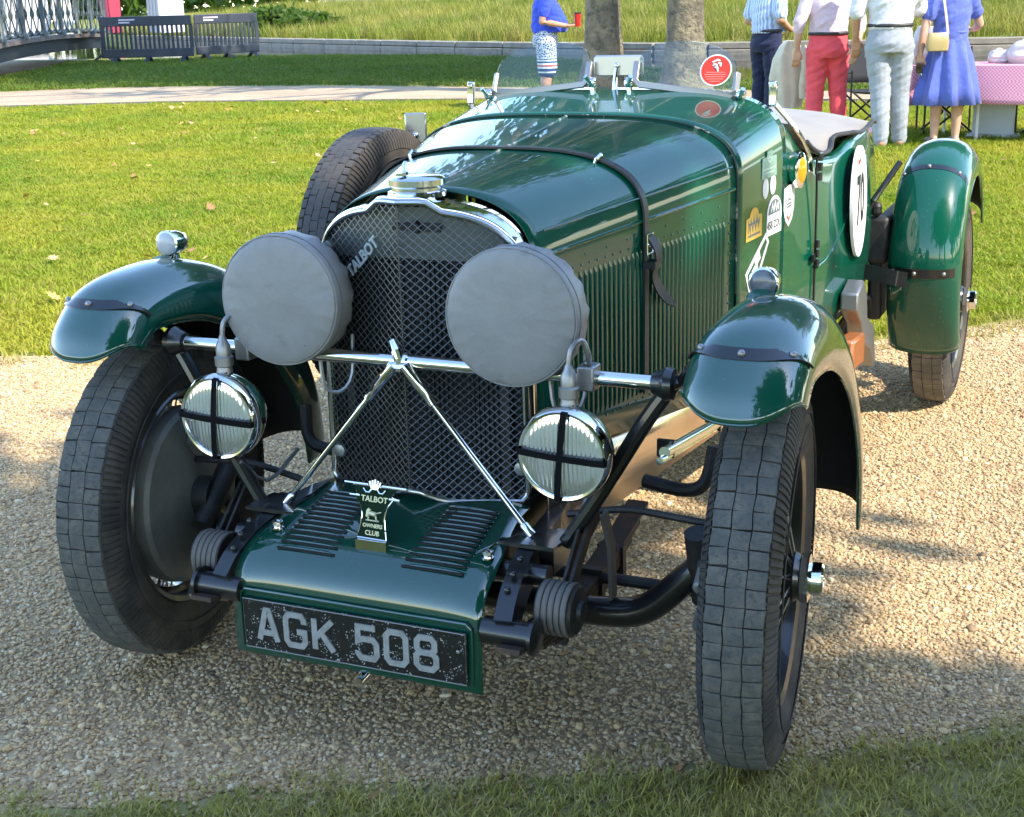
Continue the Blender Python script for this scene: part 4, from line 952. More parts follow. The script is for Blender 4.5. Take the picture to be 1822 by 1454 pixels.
deco(k, 'sticker_print', [[(-.03, .01), (-.02, .03), (-.008, .012), (.002, .034), (.014, .012), (.026, .028), (.034, .01)]], 1.208, .905, WHITE, .005, .0021)
P_(xform(text_mesh('458 ZOU', .030, .0002, .0006), side_frame(1.208, .905-.026, .0018)), 'sticker_lettering', INK, k)
k = sticker('shield_sticker', [(-.046, .05), (0, .056), (.046, .054), (.046, -.01), (.03, -.04), (0, -.058), (-.03, -.038), (-.046, -.008)], 1.335, .912, WHITE)
deco(k, 'sticker_print', [[(-.02, .004), (.02, .006)], [(-.022, -.004), (.022, -.002)], [(-.018, .012), (0, .018), (.018, .013)]], 1.335, .912, INKG, .006)
deco(k, 'sticker_emblem', [[(-.018, -.026), (0, -.04), (.018, -.026)]], 1.335, .912, REDS, .008)
b = MB(); tr_ = [(.055, .075), (.075, .045), (-.035, -.07), (-.075, -.075), (-.085, -.028), (.045, .078)]
tr_ = [(.066, .062), (.086, .042), (.0, -.045), (-.024, -.082), (-.050, -.080), (-.085, -.018), (.06, .066)]
ribbon(b, tr_[:-1], .0115, side_frame(1.075, .797, .0008), .0006, True); k = P_(b.mesh('t', smooth=False), 'circuit_sticker', WHITE)
for t, dz, dy in (('CIRCUIT', .010, .004), ('DE SPA', -.016, -.014)):
    P_(xform(text_mesh('IIIIII', .030, .0003, .0016), side_frame(1.072+dy, .796+dz, .0014) @ Matrix.Rotation(.45, 4, 'Z')), 'sticker_print', WHITE, k)
# roundel with race number on the door
Y0, Z0 = 1.985, .835; X0 = tub_x(Y0)+.019
F_ = frame((X0, Y0, Z0), (-.045, 1, 0), (-.03, 0, 1))
b = MB(); b.prism([(.168*math.cos(a), .174*math.sin(a)) for a in np.linspace(0, 2*PI, 64, endpoint=False)], F_ @ Matrix.Translation((0, 0, -.008)), .010); rd = P_(b.mesh('r', smooth=False), 'race_roundel', WHITE)
P_(xform(text_mesh('70', .215, .0006, .004), F_ @ Matrix.Translation((.0, .0, .0028)) @ Matrix.Scale(.8, 4, (1, 0, 0))), 'race_number', INK, rd)
b = MB(); ribbon(b, [(-.06, .125), (.0, .13)], .014, F_ @ Matrix.Translation((0, 0, .0022)), .0004); P_(b.mesh('t', smooth=False), 'roundel_print', REDS, rd)
b = MB()
for q in (((.02, .13), (.07, .125)), ((-.11, .03), (-.12, -.02)), ((.1, .05), (.11, .0)), ((-.08, -.11), (-.03, -.125)), ((.09, -.06), (.1, -.09)), ((-.02, -.14), (.05, -.145))): ribbon(b, list(q), .006, F_ @ Matrix.Translation((0, 0, .0022)), .0004)
P_(b.mesh('t', smooth=False), 'roundel_print', M('pale_grey_print', (.5, .5, .48), .5), rd)

# ------------------------------------------------------------------ trees
BARK = M('tree_bark', (.13, .11, .075), .9, var=[((.25, .21, .13), 3.5, .42, .6), ((.07, .07, .05), 9, .52, .68)], bump=(16, 1.0, .07))
LEAF = M('tree_leaf', (.045, .085, .012), .55, spec=.3, var=[((.09, .13, .02), .9, .4, .7)], trl=((.16, .26, .02), .4))
def tree(name, label, base, tr, h, cc, cr_, nleaf, ls, group=None, limbs=9, seed=1, shape=.75, jit=.18):
    rnd = random.Random(seed); r_ = np.random.default_rng(seed)
    t = empty(name, base, label, 'tree', group); b = MB()
    lean = V(rnd.uniform(-.2, .2), rnd.uniform(-.2, .2), 0); rings = []
    for i in range(17):
        u = i/16; z = h*u; rr = tr*(1+.55*math.exp(-u*h/.35))*(1-.55*u); c = lean*u*u
        rings.append([V(c.x+rr*(1+.10*noise.noise(V(math.cos(a)*1.7, math.sin(a)*1.7, z*.8+seed)))*math.cos(a), c.y+rr*(1+.10*noise.noise(V(math.cos(a)*1.7+9, math.sin(a)*1.7, z*.8)))*math.sin(a), z-.02) for a in np.linspace(0, 2*PI, 20, endpoint=False)])
    b.loft(rings); tips = []
    for k in range(limbs):
        a = 2*PI*k/limbs+rnd.uniform(-.3, .3); z0 = h*rnd.uniform(.62, .97); L = cr_*rnd.uniform(.5, .85); e = rnd.uniform(.3, .9)
        p0 = lean*(z0/h)**2+V(0, 0, z0); p1 = p0+V(math.cos(a)*L*.5, math.sin(a)*L*.5, L*e*.6); p2 = p0+V(math.cos(a)*L, math.sin(a)*L, L*e*.95)
        b.tube(cat([p0, p1, p2], 8), [tr*.42*(1-.85*i/7) for i in range(8)], 8); tips.append(p2)
        for q in range(2):
            a2 = a+rnd.uniform(-.9, .9); p3 = p1+V(math.cos(a2)*L*.5, math.sin(a2)*L*.5, L*.3); b.tube([p1, (p1+p3)/2+V(0, 0, .1), p3], [tr*.16, tr*.1, tr*.03], 6)
    obj('trunk', b, BARK, t)
    # crown: leaf-sized faces in uneven clumps
    nc = max(40, nleaf//90); d = r_.normal(size=(nc, 3)); d /= np.linalg.norm(d, axis=1)[:, None]; rad = r_.random(nc)**.38
    C_ = d*rad[:, None]*cr_*np.array([1, 1, shape])*(1+jit*r_.normal(size=(nc, 1))); idx = r_.integers(0, nc, nleaf)
    P0 = C_[idx]+r_.normal(size=(nleaf, 3))*cr_*.085*np.array([1, 1, .7])+np.array(cc)-np.array(base)
    A = r_.normal(size=(nleaf, 3)); A /= np.linalg.norm(A, axis=1)[:, None]; B_ = np.cross(A, r_.normal(size=(nleaf, 3))); B_ /= np.linalg.norm(B_, axis=1)[:, None]
    s_ = ls*r_.uniform(.6, 1.25, (nleaf, 1)); v = np.stack([P0-A*s_, P0+B_*s_*.55, P0+A*s_, P0-B_*s_*.55], 1).reshape(-1, 3)
    me = bpy.data.meshes.new('crown'); me.vertices.add(len(v)); me.vertices.foreach_set('co', v.ravel()); me.loops.add(nleaf*4); me.loops.foreach_set('vertex_index', np.arange(nleaf*4))
    me.polygons.add(nleaf); me.polygons.foreach_set('loop_start', np.arange(nleaf)*4); me.update(); me.validate()
    obj('crown', me, LEAF, t); return t
tree('plane_tree', 'mottled tree trunk just right of the man in the blue polo shirt', (-6.25, 18.6, 0), .30, 7, (-7.5, 24.0, 10.5), 6.3, 22000, .19, 'trees on the lawn by the canal', seed=3)
tree('plane_tree', 'pale mottled tree trunk rising behind the right hand windscreen', (-4.75, 18.0, 0), .30, 7, (-2.0, 23.6, 10.5), 6.0, 20000, .19, 'trees on the lawn by the canal', seed=5)
# the trees that shade the foreground and the far lawn stand outside the picture
tree('shade_tree', 'broad leafy tree beside the drive casting shade over the front of the car', (8.0, -6.0, 0), .45, 4.6, (6.9, -5.75, 7.0), 4.8, 80000, .16, 'trees outside the view', seed=8, jit=.03, shape=.8)
tree('shade_tree', 'leafy tree further along the drive behind the viewer', (8.0, -12.5, 0), .45, 5, (7.5, -12.0, 7.4), 5.0, 16000, .19, 'trees outside the view', seed=9)
tree('shade_tree', 'leafy tree by the canal to the right of the picnic', (6.5, 27, 0), .4, 6, (4.6, 26.6, 10), 6.0, 18000, .19, 'trees outside the view', seed=11)
tree('shade_tree', 'leafy tree beyond the path, its crown above the view', (-10.5, 25.5, 0), .01, .3, (-9.5, 26.0, 11.5), 5.2, 14000, .19, 'trees outside the view', seed=12) if False else None
# fallen leaves
LEAFB = [M('dead_leaf_brown', (.33, .165, .06), .7), M('dead_leaf_tan', (.45, .29, .14), .7), M('dead_leaf_yellow', (.50, .33, .09), .7)]
lm = []
for i in range(6):
    b = MB(); poly = []
    for k in range(16):
        a = 2*PI*k/16; r = (.9 if k % 2 == 0 else .5)*random.uniform(.75, 1.1)*(1.15 if k in (0,) else 1); poly.append((r*math.cos(a), r*.8*math.sin(a)))
    cv = random.uniform(.15, .4); v = [(0, 0, .05)]+[(x, y, .08+cv*(x*x+y*y*1.5)*.6) for x, y in poly]; b.add(v, [(0, 1+k, 1+(k+1) % 16) for k in range(16)])
    me = b.mesh('leaf', angle=80); me.materials.append(LEAFB[i % 3]); lm.append(me)
def leaf(x, y, s, label, group):
    o = obj('fallen_leaf', random.choice(lm[::3] if group.startswith('leaves on the near') else lm), None); o.location = (x, y, .05 if group.startswith('leaves on the lawn') else .006); o.scale = (s, s, s); o.rotation_euler = (random.uniform(-.6, .6), random.uniform(-.6, .6), random.uniform(0, 6.28)); tag(o, label, 'leaf', group)
i = 0
while i < 95:
    y = random.uniform(2.6, 15.8); lo = -.92*y-1.0; hi = -.47*y-.6; x = random.uniform(lo, hi)
    leaf(x, y, random.uniform(.03, .062), 'dry fallen leaf lying on the sunlit lawn left of the car', 'leaves on the lawn left of the car'); i += 1
for i in range(16):
    y = random.uniform(4.6, 10.5); leaf(random.uniform(.25, .95)+(y-4.6)*-.02, y, random.uniform(.02, .04), 'dry fallen leaf on the grass behind the rear wheel', 'leaves on the lawn behind the rear wheel')
for x, y in ((.35, -.31), (.62, -.13), (.1, -.44), (.87, -.02), (1.0, .10), (-.1, -.52), (.45, -.38)):
    leaf(x, y, random.uniform(.014, .024), 'brown dead leaf on the grass edge at the bottom of the view', 'leaves on the near grass edge')

# ------------------------------------------------------------------ people
def skin(n, c): return M('skin_'+n, c, .5, spec=.35, var=[((c[0]*.85, c[1]*.72, c[2]*.66), 9, .4, .7)])
SKIN = skin('tan', (.52, .28, .17)); SKINP = skin('pale', (.60, .36, .25))
def rz_dir(dx, dy): return math.atan2(dx, -dy)
def person(label, loc, face, H, top, bottom, sk, arms, shoes, hair, tops='shirt', sleeve=.5, bot='trousers', stance=.11, wide=1., belly=0., feet=None, skirt=None, tuck=None, hairlong=False):
    k = H/1.75; p = empty('person', (loc[0], loc[1], 0), label, 'person', 'people standing at the picnic', rz_dir(*face))
    def S(q): return V(q[0]*k, q[1]*k, q[2]*k)
    def lim(mb, pts, rs, n=12):
        pts = [S(q) for q in pts]; rs = [r*k for r in rs]
        mb.tube(pts, rs, n)
        for q, r in zip(pts, rs): mb.ball(q, r*.995, 10)
    feet = feet or [(-stance, -.0), (stance, -.0)]
    b = MB(); W = wide
    tors = [(.86, .155, .115), (.95, .165, .12), (1.05, .15, .112), (1.15, .15, .115), (1.28, .17, .12), (1.38, .165, .10), (1.44, .11, .075), (1.48, .06, .06)]
    ell = lambda z, rx, ry, cy=0, n=20: [S((rx*math.cos(a), cy+ry*math.sin(a), z)) for a in np.linspace(0, 2*PI, n, endpoint=False)]
    b.loft([ell(z, rx*W, ry*W) for z, rx, ry in tors])
    lim(b, [(0, .0, 1.44), (0, -.01, 1.56)], [.058, .054]); b.ball(S((0, -.015, 1.635)), (.076*k, .094*k, .115*k), 16)
    b.ball(S((0, -.11, 1.62)), (.013*k, .018*k, .02*k), 8)
    for s in (1, -1): b.ball(S((s*.076, -.005, 1.625)), (.01*k, .02*k, .03*k), 8)
    for i, (fx, fy) in enumerate(feet):
        s = -1 if i == 0 else 1
        lim(b, [(s*.085*W, 0, .90), (lerp(s*.085, fx, .5), fy*.5-.015, .50), (fx, fy*.9+.01, .36), (fx, fy, .09)], [.085*W, .058*W, .058*W, .038] if bot in ('dress', 'shorts') else [.065*W, .045*W, .04*W, .034])
        lim(b, [(fx, fy+.03, .045), (fx+s*.01, fy-.09, .035), (fx+s*.018, fy-.16, .028)], [.04, .04, .033])
    hands = []
    for i, (el, wr, hd) in enumerate(arms):
        s = -1 if i == 0 else 1; sh_ = V(s*.185*W, 0, 1.395); el = V(*el); wr = V(*wr); hd = V(*hd).normalized()
        lim(b, [(s*.12*W, 0, 1.38), tuple(sh_), tuple(el), tuple(el.lerp(wr, .3)), tuple(wr)], [.06, .058, .043, .041, .028])
        sd = hd.cross(V(0, 0, 1) if abs(hd.z) < .8 else V(0, -1, 0)).normalized(); pm_ = wr+hd*.055
        n_ = hd.cross(sd); bx = MB(); R_ = Matrix((sd, hd, n_)).transposed(); b.box(S(wr+hd*.05), (.078*k, .095*k, .03*k), R_)
        for f_ in range(4):
            o_ = sd*((f_-1.5)*.021); L = (.07, .08, .076, .06)[f_]; r0 = wr+hd*.09+o_; curl = n_*(-.022)
            lim(b, [tuple(r0), tuple(r0+hd*L*.5+curl*.3), tuple(r0+hd*L*.95+curl*1.3)], [.0105, .0095, .008], 8)
        th = sd*(.042)*(s); lim(b, [tuple(wr+hd*.025+th*.7), tuple(wr+hd*.06+th*1.35+n_*-.012), tuple(wr+hd*.095+th*1.5+n_*-.022)], [.013, .011, .009], 8)
        hands.append(S(wr+hd*.09))
    obj('body', remesh(b, .0085*k, 4), sk, p)
    # bottoms
    b = MB()
    if bot in ('trousers', 'shorts'):
        zl = .06 if bot == 'trousers' else .50; fl = 1.0 if bot == 'trousers' else 1.25
        b.loft([ell(z, rx*W, ry*W, cy) for z, rx, ry, cy in ((.80, .165, .125, .01), (.88, .178, .138, .012), (.95, .172, .128, .006), (1.02, .160, .120, 0), (1.045, .158, .119, 0))])
        for i, (fx, fy) in enumerate(feet):
            s = -1 if i == 0 else 1; hp = (s*.088*W, .0, .86); kn = (lerp(s*.085, fx, .5), fy*.5-.012, .50); an = (fx, fy+.005, .07)
            if bot == 'trousers': lim(b, [hp, (lerp(hp[0], kn[0], .5), kn[1]*.5, .69), kn, (lerp(kn[0], an[0], .5), lerp(kn[1], an[1], .5)+.01, .29), an], [.105*W, .094*W, .080*W, .073*W, .066])
            else: lim(b, [hp, (lerp(hp[0], kn[0], .5), kn[1]*.5, .69), (kn[0], kn[1], .52)], [.112*W, .108*W, .105*W])
        obj('trousers' if bot == 'trousers' else 'shorts', remesh(b, .011, 4, (.008, 5, 20, loc[0])), bottom, p)
    if skirt:
        rings = []; n = 64
        for z, r, am in ((1.10, .150, 0), (1.05, .152, .002), (.98, .175, .006), (.85, .215, .016), (.70, .25, .024), (.55, .285, .030), (skirt, .312, .034)):
            rings.append([S(((r+am*math.sin(9*a+z*2)+.5*am*math.sin(17*a))*math.cos(a), (r*.78+am*math.sin(9*a+z*2))*math.sin(a), z)) for a in np.linspace(0, 2*PI, n, endpoint=False)])
        m_ = MB().loft(rings, True, False); obj('skirt', m_, bottom, p, solid=.004)
        b = MB(); b.tube([S((.154*math.cos(a), .121*math.sin(a), 1.085)) for a in np.linspace(0, 2*PI, 40, endpoint=False)], .014*k, 8, loop=True); obj('waistband', b, bottom, p)
    # top
    b = MB(); zb = tuck or .98
    b.loft([ell(z, rx*W, ry*W+be, -be*.7) for z, rx, ry, be in ((zb, .168, .128, belly*.8), (1.05, .170, .130, belly), (1.15, .172, .132, belly*.8), (1.28, .188, .135, belly*.3), (1.38, .182, .115, 0), (1.44, .13, .09, 0), (1.475, .075, .072, 0))])
    for i, (el, wr, hd) in enumerate(arms):
        s = -1 if i == 0 else 1; sh_ = V(s*.182*W, 0, 1.39); el = V(*el); wr = V(*wr)
        pts = [V(s*.10*W, 0, 1.37), sh_]
        if sleeve <= 1: pts += [sh_.lerp(el, sleeve)]; rs = [.078, .078, .072]
        else: pts += [el, el.lerp(wr, sleeve-1)]; rs = [.076, .074, .062, .054]
        lim(b, [tuple(q) for q in pts], rs)
    obj(tops, remesh(b, .011, 4, (.012, 5, 15, loc[1])), top, p)
    if shoes is not None:
        for i, (fx, fy) in enumerate(feet):
            b = MB(); s = -1 if i == 0 else 1
            b.loft([[S((fx+s*.012*t+w*math.cos(a), fy+.055-.27*t, .045*hh+.045*hh*math.sin(a) if True else 0)) for a in np.linspace(0, 2*PI, 14, endpoint=False)] for t, w, hh in ((0, .02, .7), (.06, .038, .95), (.3, .044, 1.05), (.6, .050, .85), (.88, .042, .62), (1.0, .015, .4))])
            obj('shoe', b, shoes, p)
    b = MB(); b.ball(S((0, .012, 1.66)), (.086*k, .098*k, .10*k), 18)
    if hairlong: b.ball(S((0, .06, 1.56)), (.08*k, .05*k, .13*k), 14)
    obj('hair', remesh(b, .012, 2, (.006, 30, 30, 1)), hair, p)
    if tuck:
        b = MB(); b.tube([S((.163*W*math.cos(a), .123*W*math.sin(a), 1.028)) for a in np.linspace(0, 2*PI, 40, endpoint=False)], .017*k, 8, loop=True); obj('belt', b, LEATHER, p)
    R_ = Matrix.Translation(p.location) @ Matrix.Rotation(p.rotation_euler.z, 4, 'Z')
    return p, [R_ @ h for h in hands], R_, k
def stripes(name, c1, c2, scale, axis_='X', lo=.4, hi=.6, extra=None):
    m = bpy.data.materials.new(name); m.use_nodes = True; nt = m.node_tree; p = nt.nodes['Principled BSDF']; p.inputs['Roughness'].default_value = .85; L = nt.links.new
    tc = nt.nodes.new('ShaderNodeTexCoord'); w = nt.nodes.new('ShaderNodeTexWave'); w.bands_direction = axis_; w.inputs['Scale'].default_value = scale; w.inputs['Distortion'].default_value = .3; L(tc.outputs['Object'], w.inputs['Vector'])
    r = nt.nodes.new('ShaderNodeMapRange'); r.inputs[1].default_value = lo; r.inputs[2].default_value = hi; L(w.outputs['Fac'], r.inputs[0])
    x = nt.nodes.new('ShaderNodeMix'); x.data_type = 'RGBA'; x.inputs[6].default_value = (*c1, 1); x.inputs[7].default_value = (*c2, 1); L(r.outputs[0], x.inputs[0]); L(x.outputs[2], p.inputs['Base Color'])
    return m, nt, p, x, tc
def cloth(n, c, d=.82): return M(n, c, .85, spec=.2, var=[((c[0]*d, c[1]*d, c[2]*d), 7, .35, .7)], bump=(15, .32, .03), sheen=.15)
HAIRG = M('grey_hair', (.32, .31, .30), .6); HAIRB = M('brown_hair', (.10, .065, .04), .6); HAIRF = M('fair_hair', (.42, .30, .16), .6)
SHOEB = M('brown_shoe', (.10, .05, .03), .4); SHOEG = M('grey_shoe', (.16, .16, .17), .7)
AWAY = (-.403, .915); RIGHT = (.918, .396); LEFT = (-.918, -.396)
# patterned swim shorts
SHM, nt, pp, xx, tc = stripes('patterned_shorts', (.62, .64, .68), (.045, .07, .19), 1, 'Z')
nt.nodes.remove([n for n in nt.nodes if n.type == 'TEX_WAVE'][0])
vo = nt.nodes.new('ShaderNodeTexVoronoi'); vo.inputs['Scale'].default_value = 34; vo.feature = 'DISTANCE_TO_EDGE'; nt.links.new(tc.outputs['Object'], vo.inputs['Vector'])
mr = [n for n in nt.nodes if n.type == 'MAP_RANGE'][0]; mr.inputs[1].default_value = .09; mr.inputs[2].default_value = .16; nt.links.new(vo.outputs['Distance'], mr.inputs[0])
sx = nt.nodes.new('ShaderNodeSeparateXYZ'); nt.links.new(tc.outputs['Object'], sx.inputs[0])
rp = nt.nodes.new('ShaderNodeValToRGB'); rp.color_ramp.interpolation = 'CONSTANT'; e = rp.color_ramp.elements
bands = [(0, (.03, .05, .16)), (.06, (.7, .7, .72)), (.10, (.03, .05, .16)), (.17, (.7, .7, .72)), (.21, (.5, .12, .10)), (.26, (.7, .7, .72)), (.30, (.03, .05, .16)), (.34, (.7, .7, .72)), (.38, (.03, .05, .16)), (.41, (.7, .7, .72))]
while len(e) < len(bands): e.new(.9)
for i, (q, c) in enumerate(bands): e[i].position = q; e[i].color = (*c, 1)
m1 = nt.nodes.new('ShaderNodeMapRange'); m1.inputs[1].default_value = .46; m1.inputs[2].default_value = 1.0; nt.links.new(sx.outputs[2], m1.inputs[0]); nt.links.new(m1.outputs[0], rp.inputs[0])
gt = nt.nodes.new('ShaderNodeMath'); gt.operation = 'GREATER_THAN'; gt.inputs[1].default_value = .43; nt.links.new(m1.outputs[0], gt.inputs[0])
mz = nt.nodes.new('ShaderNodeMix'); mz.data_type = 'RGBA'; nt.links.new(gt.outputs[0], mz.inputs[0]); nt.links.new(rp.outputs[0], mz.inputs[6]); nt.links.new(xx.outputs[2], mz.inputs[7]); nt.links.new(mz.outputs[2], pp.inputs['Base Color'])
POLO = cloth('blue_polo', (.045, .085, .62)); NAVY = cloth('navy_trousers', (.018, .022, .055)); CORAL = cloth('coral_trousers', (.82, .095, .115), .8)
GREYT = cloth('grey_trousers', (.34, .36, .39)); WSHIRT = cloth('white_shirt', (.66, .65, .67), .9); PSHIRT = cloth('pink_shirt', (.66, .50, .57), .9)
DRESS = cloth('blue_dress', (.12, .16, .52), .75); JEANS = cloth('blue_jeans', (.09, .14, .27), .6)
STRP, *_ = stripes('striped_shirt', (.62, .68, .80), (.28, .38, .62), 9, 'X', .35, .65)
hang = lambda s, y=.02, x=.27: ((s*x, y, 1.12), (s*(x+.02), y-.06, .87), (0, -.15, -1))
# man in blue polo, sideways, holding a red cup
p1, h1, R1, k1 = person('man in a blue polo shirt and patterned shorts holding a red cup', (-5.85, 15.25), RIGHT, 1.80, POLO, SHM, SKIN,
    [((-.27, .05, 1.12), (-.24, -.27, 1.06), (.1, -1, .1)), ((.27, .03, 1.12), (.24, -.2, 1.05), (-.2, -1, 0))], SHOEB, HAIRG, 'polo_shirt', .62, 'shorts', wide=1.22, belly=.08)
def cup(name, label, c, r, h, mat, cat_, tilt=0, lid=None):
    o = empty(name, c, label, cat_); b = MB(); b.lathe([(r*.8, 0), (r, h), (r*.93, h), (r*.75, .008), (0, .008)], None, 20, cap=False); obj('wall', b, mat, o)
    b = MB(); b.lathe([(0, .0), (r*.8, 0), (r*.78, .004), (0, .004)], None, 20); obj('base', b, lid or mat, o)
    if lid: b = MB(); b.lathe([(r*1.02, h), (r*1.05, h+.012), (r*.9, h+.02), (0, h+.02)], None, 20); obj('lid', b, lid, o)
    return o
cup('drinks_cup', 'red insulated cup held by the man in the blue polo', h1[0]+V(.05, 0, -.02), .045, .16, M('red_cup', (.55, .012, .01), .3), 'cup', lid=M('cup_black', (.01, .01, .01), .4))
p2, h2, R2, k2 = person('person in blue jeans half hidden behind the pale tree trunk', (-5.02, 18.75), (-.8, .3), 1.72, cloth('pale_top', (.6, .56, .5)), JEANS, SKIN,
    [((-.2, .0, 1.16), (-.17, -.22, 1.22), (.2, -1, .5)), hang(1)], SHOEB, HAIRB, 'shirt', .6)
cup('drinks_can', 'pink and white drinks can held up beside the pale tree trunk', h2[0]+V(0, 0, -.02), .033, .12, M('pink_can', (.7, .45, .48), .35), 'can')
p3, h3, R3, k3 = person('man in a striped blue shirt and navy trousers at the left of the picnic', (-2.42, 13.3), (.55, .83), 1.78, STRP, NAVY, SKIN,
    [((-.26, .05, 1.14), (-.16, -.2, 1.03), (.6, -.7, 0)), ((.24, .06, 1.13), (.05, -.10, .99), (-.4, -.8, -.2))], SHOEB, HAIRG, 'shirt', .75, 'trousers', wide=1.12, tuck=1.0, belly=.05)
p4, h4, R4, k4 = person('man in coral red trousers and a pink shirt seen from behind', (-1.42, 11.65), AWAY, 1.80, PSHIRT, CORAL, SKINP,
    [((-.29, .06, 1.12), (-.235, .17, .90), (.35, .25, -1)), ((.29, .05, 1.13), (.30, .0, .88), (.0, -.1, -1))], SHOEB, HAIRG, 'shirt', 1.25, 'trousers', wide=1.10, tuck=1.02, stance=.13)
p5, h5, R5, k5 = person('tall man in grey trousers and a white shirt seen from behind', (-.78, 11.3), (-.25, .95), 1.93, WSHIRT, GREYT, SKIN,
    [((-.24, -.1, 1.14), (-.12, -.3, 1.1), (.3, -1, 0)), ((.29, .02, 1.13), (.28, -.05, .92), (-.1, -.15, -1))], SHOEG, HAIRB, 'shirt', .95, 'trousers', wide=1.10, stance=.08, tuck=.99, feet=[(-.13, -.09), (.04, .04)])
p6, h6, R6, k6 = person('woman in a blue belted dress with a gold shoulder bag', (-.27, 11.62), AWAY, 1.70, DRESS, DRESS, SKINP,
    [((-.29, -.05, 1.15), (-.30, -.22, 1.10), (.3, -1, 0)), ((.27, .05, 1.12), (.31, .07, .87), (-.05, .0, -1))], SHOEB, HAIRF, 'bodice', .55, 'dress', skirt=.40, stance=.105, hairlong=True)
# bag with strap
bagm = M('gold_leather', (.42, .32, .14), .4, .25, bump=(60, .3, .003)); bc = R6 @ (V(.17, .17, .97)); bag = empty('handbag', bc, 'small gold handbag hanging at the hip of the woman in blue', 'handbag', rz=p6.rotation_euler.z)
b = MB(); rings = []
for z, w, d in ((-.085, .085, .02), (-.075, .10, .036), (0, .105, .042), (.06, .098, .036), (.085, .09, .02)): rings.append([V(w*math.copysign(abs(math.cos(a))**.6, math.cos(a)), d*math.copysign(abs(math.sin(a))**.6, math.sin(a)), z) for a in np.linspace(0, 2*PI, 24, endpoint=False)])
b.loft(rings); obj('pouch', b, bagm, bag)
b = MB(); b.strip(cat([V(-.095, -.01, .07), V(-.075, -.01, .2), V(-.04, -.01, .38), V(-.03, -.06, .47), V(-.03, -.19, .49)], 14), (0, 1, .2), .022, .004); obj('strap', b, M('strap_cream', (.62, .50, .42), .6), bag)
gl = empty('water_glass', h6[1]+V(0, 0, -.09), 'clear drinking glass in the hand of the woman in blue', 'glass'); b = MB(); b.lathe([(0, .0), (.028, 0), (.036, .12), (.033, .12), (.026, .006), (0, .006)], None, 20, cap=False); obj('tumbler', b, LENS, gl)
b = MB(); b.lathe([(0, .008), (.026, .008), (.0305, .06), (0, .06)], None, 16, cap=False); obj('drink', b, M('drink', (.9, .92, .92), 0, trans=1), gl)
# cream jacket held over the arm
jk = M('cream_jacket', (.62, .55, .42), .9, var=[((.5, .44, .33), 5, .4, .7)], sheen=.2); b = MB(); rings = []
for z, w, x in ((.98, .05, .0), (.93, .10, .0), (.80, .15, -.01), (.62, .17, -.02), (.45, .165, -.02), (.32, .15, -.03)):
    rings.append([V(x+w*math.cos(a)*(1+.10*math.sin(5*a+z*7)), .075*math.sin(a)*(1+.15*math.sin(7*a+z*5)), z) for a in np.linspace(0, 2*PI, 40, endpoint=False)])
jo = empty('jacket', (-1.86, 11.95, 0), 'cream jacket hanging beside the man in coral red trousers', 'jacket', rz=.4); obj('cloth', MB().loft(rings), jk, jo)
b = MB(); b.tube(cat([V(.10, -.06, .92), V(.15, -.09, .75), V(.13, -.09, .55), V(.14, -.08, .42)], 12), [.05, .055, .05, .048, .05, .05, .05, .048, .05, .048, .05, .05], 12); obj('sleeve', b, jk, jo)
# ------------------------------------------------------------------ picnic table and clutter
GING, nt, pp, xx, tc = stripes('pink_gingham', (.80, .42, .55), (.72, .20, .36), 22, 'X', .3, .7)
ck = nt.nodes.new('ShaderNodeTexChecker'); ck.inputs['Scale'].default_value = 60; ck.inputs[1].default_value = (.66, .40, .48, 1); ck.inputs[2].default_value = (.58, .17, .28, 1); nt.links.new(tc.outputs['Object'], ck.inputs['Vector']); nt.links.new(ck.outputs[0], pp.inputs['Base Color'])
tb = empty('folding_table', (.45, 12.25, 0), 'white legged folding table under a pink checked cloth', 'table', rz=-.05)
b = MB(); b.box((0, 0, .70), (2.2, .70, .04)); obj('table_top', b, M('table_white', (.7, .7, .68), .5), tb, bevel=.01)
legm = M('white_tube', (.66, .68, .72), .35)
for x in (-.85, -.45, .45, .85):
    for y in (-.27, .27):
        b = MB(); b.tube([V(x if abs(x) > .5 else x, y, 0), V(x, y, .68)], .014, 10); obj('leg', b, legm, tb)
b = MB(); rings = []; n = 120
for j in range(9):
    t = j/8; r = []
    for i in range(n):
        a = 2*PI*i/n; c, s = math.cos(a), math.sin(a); e = .16
        x = 1.14*math.copysign(abs(c)**e, c); y = .385*math.copysign(abs(s)**e, s); fl = (.012+.035*t)*math.sin(13*a+2*math.sin(3*a))*t+.03*t
        dr = .36+.06*noise.noise(V(math.cos(a)*2, math.sin(a)*2, 3))
        r.append(V(x+fl*c, y+fl*s, .728-dr*t))
    rings.append(r)
top = [[V(p.x*q, p.y*q, .729+.004*noise.noise(V(p.x*4*q, p.y*4*q, 1))) for p in rings[0]] for q in (.02, .4, .7, .9, .98)]
o = obj('tablecloth', MB().loft(top+rings, True, False), GING, None, solid=.003); o.location = tb.location; o.rotation_euler = tb.rotation_euler; tag(o, 'pink checked cloth draped over the picnic table', 'tablecloth')
plast = M('white_plastic_bag', (.62, .62, .61), .45, bump=(14, .5, .02), trl=((.8, .8, .78), .2))
